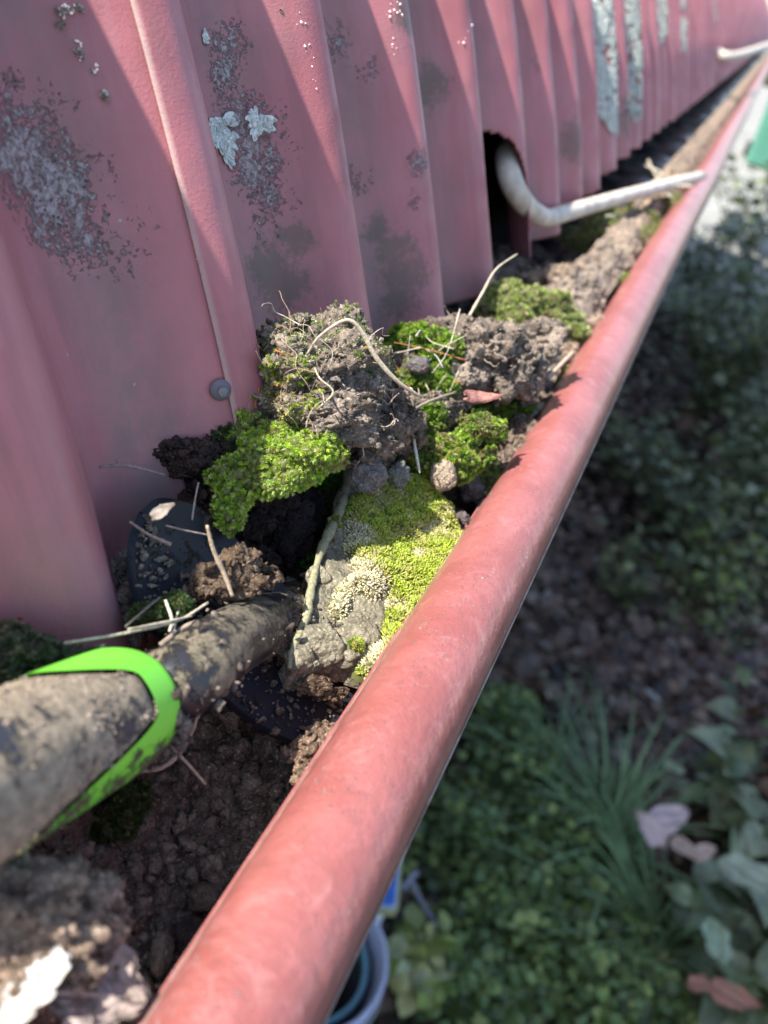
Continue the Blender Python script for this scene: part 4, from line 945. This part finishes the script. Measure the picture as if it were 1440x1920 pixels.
# leaf litter: stuff
mb = MB(); P = []
for (px, py, r_, n_) in [(1100, 1180, .28, 900), (1250, 1250, .35, 900), (1000, 1250, .22, 500), (1380, 1330, .4, 700), (1300, 1500, .4, 600), (1100, 1000, .5, 700), (1250, 900, .8, 900), (1180, 740, .6, 900), (1230, 640, .8, 900), (1300, 700, .8, 700), (1000, 1500, .3, 300), (850, 1750, .25, 300)]:
    c = g(px, py); q = rng.normal(size=(n_, 2)) * r_ * .6; P.append(np.c_[c[0] + q[:, 0], c[1] + q[:, 1], GZ + rng.uniform(.02, .05, n_)])
P = np.concatenate(P); n_ = len(P); N = np.tile((0, 0, 1.), (n_, 1))
scatter(mb, GLr, P, rot_to(N, jit=.35), rng.uniform(.02, .06, n_), pal(n_, [(.18, .11, .08), (.12, .07, .05), (.27, .18, .13), (.34, .27, .21), (.08, .055, .045)], [4, 4, 2, 1, 3], .25))
tag(mb.build('leaf_litter', LEAFM), 'brown fallen leaves covering the shaded garden earth', 'leaf litter', kind='stuff')
# grass tufts
def tuft(px, py, n_, h_, lean, label, col=(.19, .28, .13)):
    base = g(px, py); mb_ = MB()
    for k in range(n_):
        a = rng.uniform(0, 6.28); b0 = base + np.array((math.cos(a), math.sin(a), 0)) * rng.uniform(0, .035); dr = nrm(np.array((lean[0] + rng.normal() * .45, lean[1] + rng.normal() * .45, 1.0)))
        L_ = h_ * rng.uniform(.55, 1.1); pts = []
        for s_ in np.linspace(0, 1, 9): pts.append(b0 + dr * L_ * s_ + np.array((dr[0], dr[1], 0)) * L_ * .5 * s_ * s_ - np.array((0, 0, 1)) * L_ * .35 * s_ ** 3)
        pts = np.array(pts); sd = nrm(np.cross(dr, (0, 0, 1)) + 1e-6); wv = .0032 * np.array([.8, 1, 1, 1, .95, .85, .7, .45, .05])
        V = np.concatenate([pts - sd * wv[:, None], pts + np.array((0, 0, -.0015)), pts + sd * wv[:, None]]).reshape(3, 9, 3).transpose(1, 0, 2).reshape(-1, 3)
        mb_.add(V, grid(9, 3), np.array(col) * rng.uniform(.7, 1.4))
    o_ = mb_.build('grass_tuft', LEAFM); tag(o_, label, 'grass', 'grass tufts in the garden'); return o_
tuft(1120, 1600, 80, .42, (-.2, .3), 'long upright dark grass blades in the middle of the garden')
tuft(1210, 1800, 60, .40, (-.5, .1), 'arching grass tuft by the broad leaves at lower right', (.20, .30, .13))
tuft(1010, 1480, 34, .36, (-.2, .35), 'thin grass tuft just right of the red lip', (.15, .22, .10))
tuft(1400, 1850, 22, .3, (-.5, -.1), 'grass tuft at the lower right corner', (.2, .3, .12))
tuft(1330, 1250, 12, .25, (.2, .3), 'sparse grass blades among the brown litter', (.09, .12, .05))
# broad-leaved plants lower right
k = 0
for (px, py, h_, sp, ns, nl_, ls, lab) in [(1330, 1560, .28, .20, 8, 7, .095, 'broad blue-green leaves beside the pink petals'), (1420, 1700, .30, .22, 9, 7, .105, 'broad grey-green leaves at the right border'), (1290, 1850, .26, .18, 8, 7, .10, 'broad green leaves low at the right, below the arching grass'), (1430, 1440, .25, .2, 8, 6, .085, 'pale green broad leaves at the right, beside the litter'), (1440, 1900, .22, .16, 7, 6, .08, 'broad leaves in the lower right corner')]:
    plant('broadleaf_plant', lab, 'plant', g(px, py), h_, sp, ns, nl_, ls, BLG + [(.22, .28, .15)], GLb, 'broad-leaved plants in the garden')
# shrubs further along
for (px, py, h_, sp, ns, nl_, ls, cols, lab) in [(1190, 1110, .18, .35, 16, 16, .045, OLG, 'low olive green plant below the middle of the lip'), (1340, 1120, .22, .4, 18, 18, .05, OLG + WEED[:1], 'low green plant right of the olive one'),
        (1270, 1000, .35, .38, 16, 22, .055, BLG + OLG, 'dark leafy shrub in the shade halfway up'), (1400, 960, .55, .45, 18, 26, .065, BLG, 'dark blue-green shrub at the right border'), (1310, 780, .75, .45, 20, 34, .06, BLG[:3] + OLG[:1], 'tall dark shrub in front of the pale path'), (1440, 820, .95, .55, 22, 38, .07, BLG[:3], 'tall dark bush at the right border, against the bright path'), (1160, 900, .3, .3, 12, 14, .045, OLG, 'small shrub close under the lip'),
        (1400, 610, .85, .6, 16, 20, .10, SUNLIT, 'sparse leafy bush on the edge of the bright path, at the right border'), (1385, 470, .95, .7, 14, 16, .13, SUNLIT[2:] + BLG[:2], 'far sparse bush in front of the teal bin'), (1300, 540, .55, .5, 12, 12, .11, SUNLIT[2:] + BLG[:2], 'far small bush on the sunlit path close to the lip'), (1290, 640, .5, .45, 12, 12, .09, SUNLIT + BLG[:2], 'small sparse bush beside the lip on the bright path')]:
    plant('shrub', lab, 'shrub', g(px, py), h_, sp, ns, nl_, ls, cols, GL, 'garden shrubs in shade', sr=.006)
# twiggy branch with small leaves hanging in front of the bright path
for (px, py, d, lab) in [(1400, 560, 3.0, 'leafy branch tip in front of the sunlit path'), (1330, 640, 3.2, 'lower leafy branch tip in front of the path edge')]:
    pass
def petals(px, py, items, label, col, cat='dead leaf', name='fallen_leaf', z_=.12):
    mb_ = MB(); c = atz(px, py, GZ + z_)
    for (a, L_, W_, dx, dy) in items:
        ex_ = np.array((math.cos(a), math.sin(a), .1)); ex_ = nrm(ex_); ez_ = nrm(np.array((rng.normal() * .2, -.3, 1))); ez_ = nrm(ez_ - ex_ * ez_.dot(ex_))
        leaf_mesh(mb_, c + np.array((dx, dy, .0)), ex_, np.cross(ez_, ex_), ez_, L_, W_, col, 2, int(a * 10), .2, 14)
    o_ = mb_.build(name, m_tint(name + ' mat', .7, .3, nsc=40, var=.2)); tag(o_, label, cat)
petals(1245, 1530, [(.9, .10, .055, .01, .0), (2.6, .085, .045, -.02, -.05)], 'pair of pale pink leaves lying over the greenery', (.62, .47, .44), z_=.3)
petals(1285, 1592, [(-.4, .07, .035, 0, 0), (.8, .05, .03, .04, .02)], 'small pink-beige curled leaf below the pale pink pair', (.58, .42, .34), z_=.27)
petals(1372, 1868, [(.1, .10, .045, 0, 0), (.6, .05, .03, -.06, -.01)], 'salmon brown fallen leaf near the lower right corner', (.42, .20, .14), z_=.22)
petals(1265, 1440, [(-.2, .055, .025, 0, 0)], 'small pale green fallen leaf below the litter', (.42, .5, .34), z_=.12)
petals(1225, 1305, [(-.6, .07, .022, 0, 0)], 'narrow whitish leaf on the brown litter', (.42, .42, .38), z_=.06)
petals(1345, 1770, [(-1.3, .11, .05, 0, 0)], 'upright pale sage leaf between the broad leaves', (.36, .45, .30), z_=.3)
petals(1405, 1640, [(0, .13, .06, 0, 0)], 'large silvery leaf at the right border', (.34, .38, .28), z_=.33)

# bucket, packet, flowers, stick
bk = atz(583, 1790, GZ + .26); BKB = np.array((bk[0], bk[1], GZ + .005))
bt = thing('bucket', BKB, 'pale grey-lilac plastic bucket half hidden below the red lip', 'bucket')
def ring(mb_, c, prof, n_=72, tint=(1, 1, 1)):
    V = [c + np.array((r_ * math.cos(2 * math.pi * k / n_), r_ * math.sin(2 * math.pi * k / n_), h_)) for (r_, h_) in prof for k in range(n_)]
    mb_.add(np.array(V), np.array([(i * n_ + k, i * n_ + (k + 1) % n_, (i + 1) * n_ + (k + 1) % n_, (i + 1) * n_ + k) for i in range(len(prof) - 1) for k in range(n_)]), tint)
RB = .122
mb = MB(); ring(mb, BKB, [(0, .002), (RB * .78, .002), (RB * .80, .006), (RB * .93, .235), (RB * 1.0, .236), (RB * 1.02, .24), (RB * 1.02, .262), (RB * 1.0, .266), (RB * .965, .266), (RB * .95, .262), (RB * .91, .23), (RB * .76, .012), (0, .012)], tint=(.50, .50, .66)); mb.build('body', PLAIN, bt)
mb = MB(); tube(mb, [BKB + np.array((RB * 1.05 * math.cos(a), RB * 1.05 * math.sin(a), .245 - .06 * math.sin((a + .5) ))) for a in np.linspace(-.5, 2.64, 14)], .002, 8, 3, (.4, .4, .42)); mb.build('handle', PLAIN, bt)
pt = thing('plant_pot', BKB + (0, 0, .03), 'teal rimmed black pot standing inside the pale bucket', 'pot')
mb = MB(); ring(mb, BKB, [(RB * .60, .03), (RB * .76, .222), (RB * .74, .222), (RB * .58, .035), (0, .035)], tint=(.02, .02, .025)); mb.build('pot_wall', PLAIN, pt)
mb = MB(); ring(mb, BKB, [(RB * .765, .222), (RB * .80, .226), (RB * .80, .238), (RB * .775, .241), (RB * .735, .238), (RB * .73, .222), (RB * .765, .222)], tint=(.18, .36, .42)); mb.build('pot_rim', PLAIN, pt)
pk = thing('packet', atz(718, 1660, GZ + .02), 'blue packet with a yellow rim standing beside the bucket', 'packet')
c = atz(708, 1665, GZ + .2); a1 = nrm(atz(726, 1712, GZ + .2) - atz(735, 1600, GZ + .2)); a1[2] = 0; a1 = nrm(a1); a2 = nrm(np.array((-a1[1], a1[0], 0.0)))
if a2[0] > 0: a2 = -a2
def card(mb_, w_, h_, r_, zoff, th, tint):
    V = []; n_ = 8
    for (cx, cy, a0) in ((w_ - r_, h_ - r_, 0), (-w_ + r_, h_ - r_, 90), (-w_ + r_, -h_ + r_, 180), (w_ - r_, -h_ + r_, 270)):
        for k in range(n_): a = R(a0 + 90 * k / (n_ - 1)); V.append((cx + r_ * math.cos(a), cy + r_ * math.sin(a)))
    m_ = len(V); W = [pc + a1 * x + a2 * y + np.array((0, 0, z_)) for z_ in (zoff, zoff + th) for x, y in V] + [pc + np.array((0, 0, zoff)), pc + np.array((0, 0, zoff + th))]
    mb_.add(np.array(W), [np.array([(k, (k + 1) % m_, m_ + (k + 1) % m_, m_ + k) for k in range(m_)]), np.array([(2 * m_, (k + 1) % m_, k) for k in range(m_)] + [(2 * m_ + 1, m_ + k, m_ + (k + 1) % m_) for k in range(m_)])], tint)
pc = atz(748, 1662, GZ + .2) + a2 * .045
mb = MB(); card(mb, .060, .045, .014, 0, .012, (.45, .42, .20)); mb.build('rim', PLAIN, pk, False)
mb = MB(); card(mb, .054, .039, .011, .0125, .003, (.50, .55, .65)); mb.build('white_border', PLAIN, pk, False)
mb = MB(); card(mb, .050, .035, .009, .016, .002, (.04, .16, .55)); mb.build('blue_face', PLAIN, pk, False)
mb = MB(); box(mb, (-.04, -.03, -.18), (.04, .03, 0)); mb.V[-1] = mb.V[-1] @ np.array([a1, a2, (0, 0, 1)]) + pc; mb.build('box_body', PLAIN, pk, False)
plant('wilted_plant', 'wilted yellow-green flower heads lying right of the bucket', 'plant', atz(775, 1830, GZ + .06), .10, .075, 14, 8, .042, [(.38, .42, .12), (.50, .52, .26), (.30, .36, .08), (.55, .5, .2)], GLr)
st = MB(); tube(st, [atz(768, 1645, GZ + .12), atz(790, 1690, GZ + .11), atz(822, 1740, GZ + .09)], [.006, .0045, .004], 7, 5, (.34, .31, .36)); tube(st, [atz(756, 1668, GZ + .12), atz(768, 1648, GZ + .12), atz(782, 1635, GZ + .12)], .006, 7, 4, (.34, .31, .36))
tag(st.build('stick', ROOT), 'short grey forked stick right of the blue packet', 'stick')

# green bin on the bright path
bb = atz(1450, 318, GZ + .05); bn_ = thing('garden_bin', bb, 'teal green wheeled bin on the sunlit path beyond the lip', 'bin')
def frus(mb_, w0, d0, w1, d1_, z0, z1, tint, n_=10, rr=.08):
    def ring2(w_, d_, z_):
        o_ = []
        for (cx, cy, a0) in ((w_ - rr, d_ - rr, 0), (-w_ + rr, d_ - rr, 90), (-w_ + rr, -d_ + rr, 180), (w_ - rr, -d_ + rr, 270)):
            for k_ in range(n_): a = R(a0 + 90 * k_ / (n_ - 1)); o_.append(bb + np.array((cx + rr * math.cos(a), cy + rr * math.sin(a), z_)))
        return o_
    A_ = ring2(w0, d0, z0); B_ = ring2(w1, d1_, z1); m_ = len(A_); V = np.array(A_ + B_ + [bb + (0, 0, z0), bb + (0, 0, z1)])
    mb_.add(V, [np.array([(k_, (k_ + 1) % m_, m_ + (k_ + 1) % m_, m_ + k_) for k_ in range(m_)]), np.array([(2 * m_, (k_ + 1) % m_, k_) for k_ in range(m_)] + [(2 * m_ + 1, m_ + k_, m_ + (k_ + 1) % m_) for k_ in range(m_)])], tint)
TE = (.08, .24, .17)
mb = MB(); frus(mb, .38, .38, .48, .48, .03, 1.15, TE); mb.build('body', PLAIN, bn_, False)
mb = MB(); frus(mb, .50, .50, .49, .48, 1.152, 1.2, (.05, .22, .17)); mb.build('lid', PLAIN, bn_, False)
for sgn in (-1, 1):
    mb = MB(); cw = bb + np.array((sgn * .42, .38, .10)); tube(mb, [cw - (.03, 0, 0), cw + (.03, 0, 0)], .1, 24, 2, (.02, .02, .02)); mb.build('wheel', PLAIN, bn_)
mb = MB(); tube(mb, [bb + np.array((-.24, .53, 1.17)), bb + np.array((0, .56, 1.18)), bb + np.array((.24, .53, 1.17))], .015, 10, 5, TE); mb.build('handle', PLAIN, bn_)
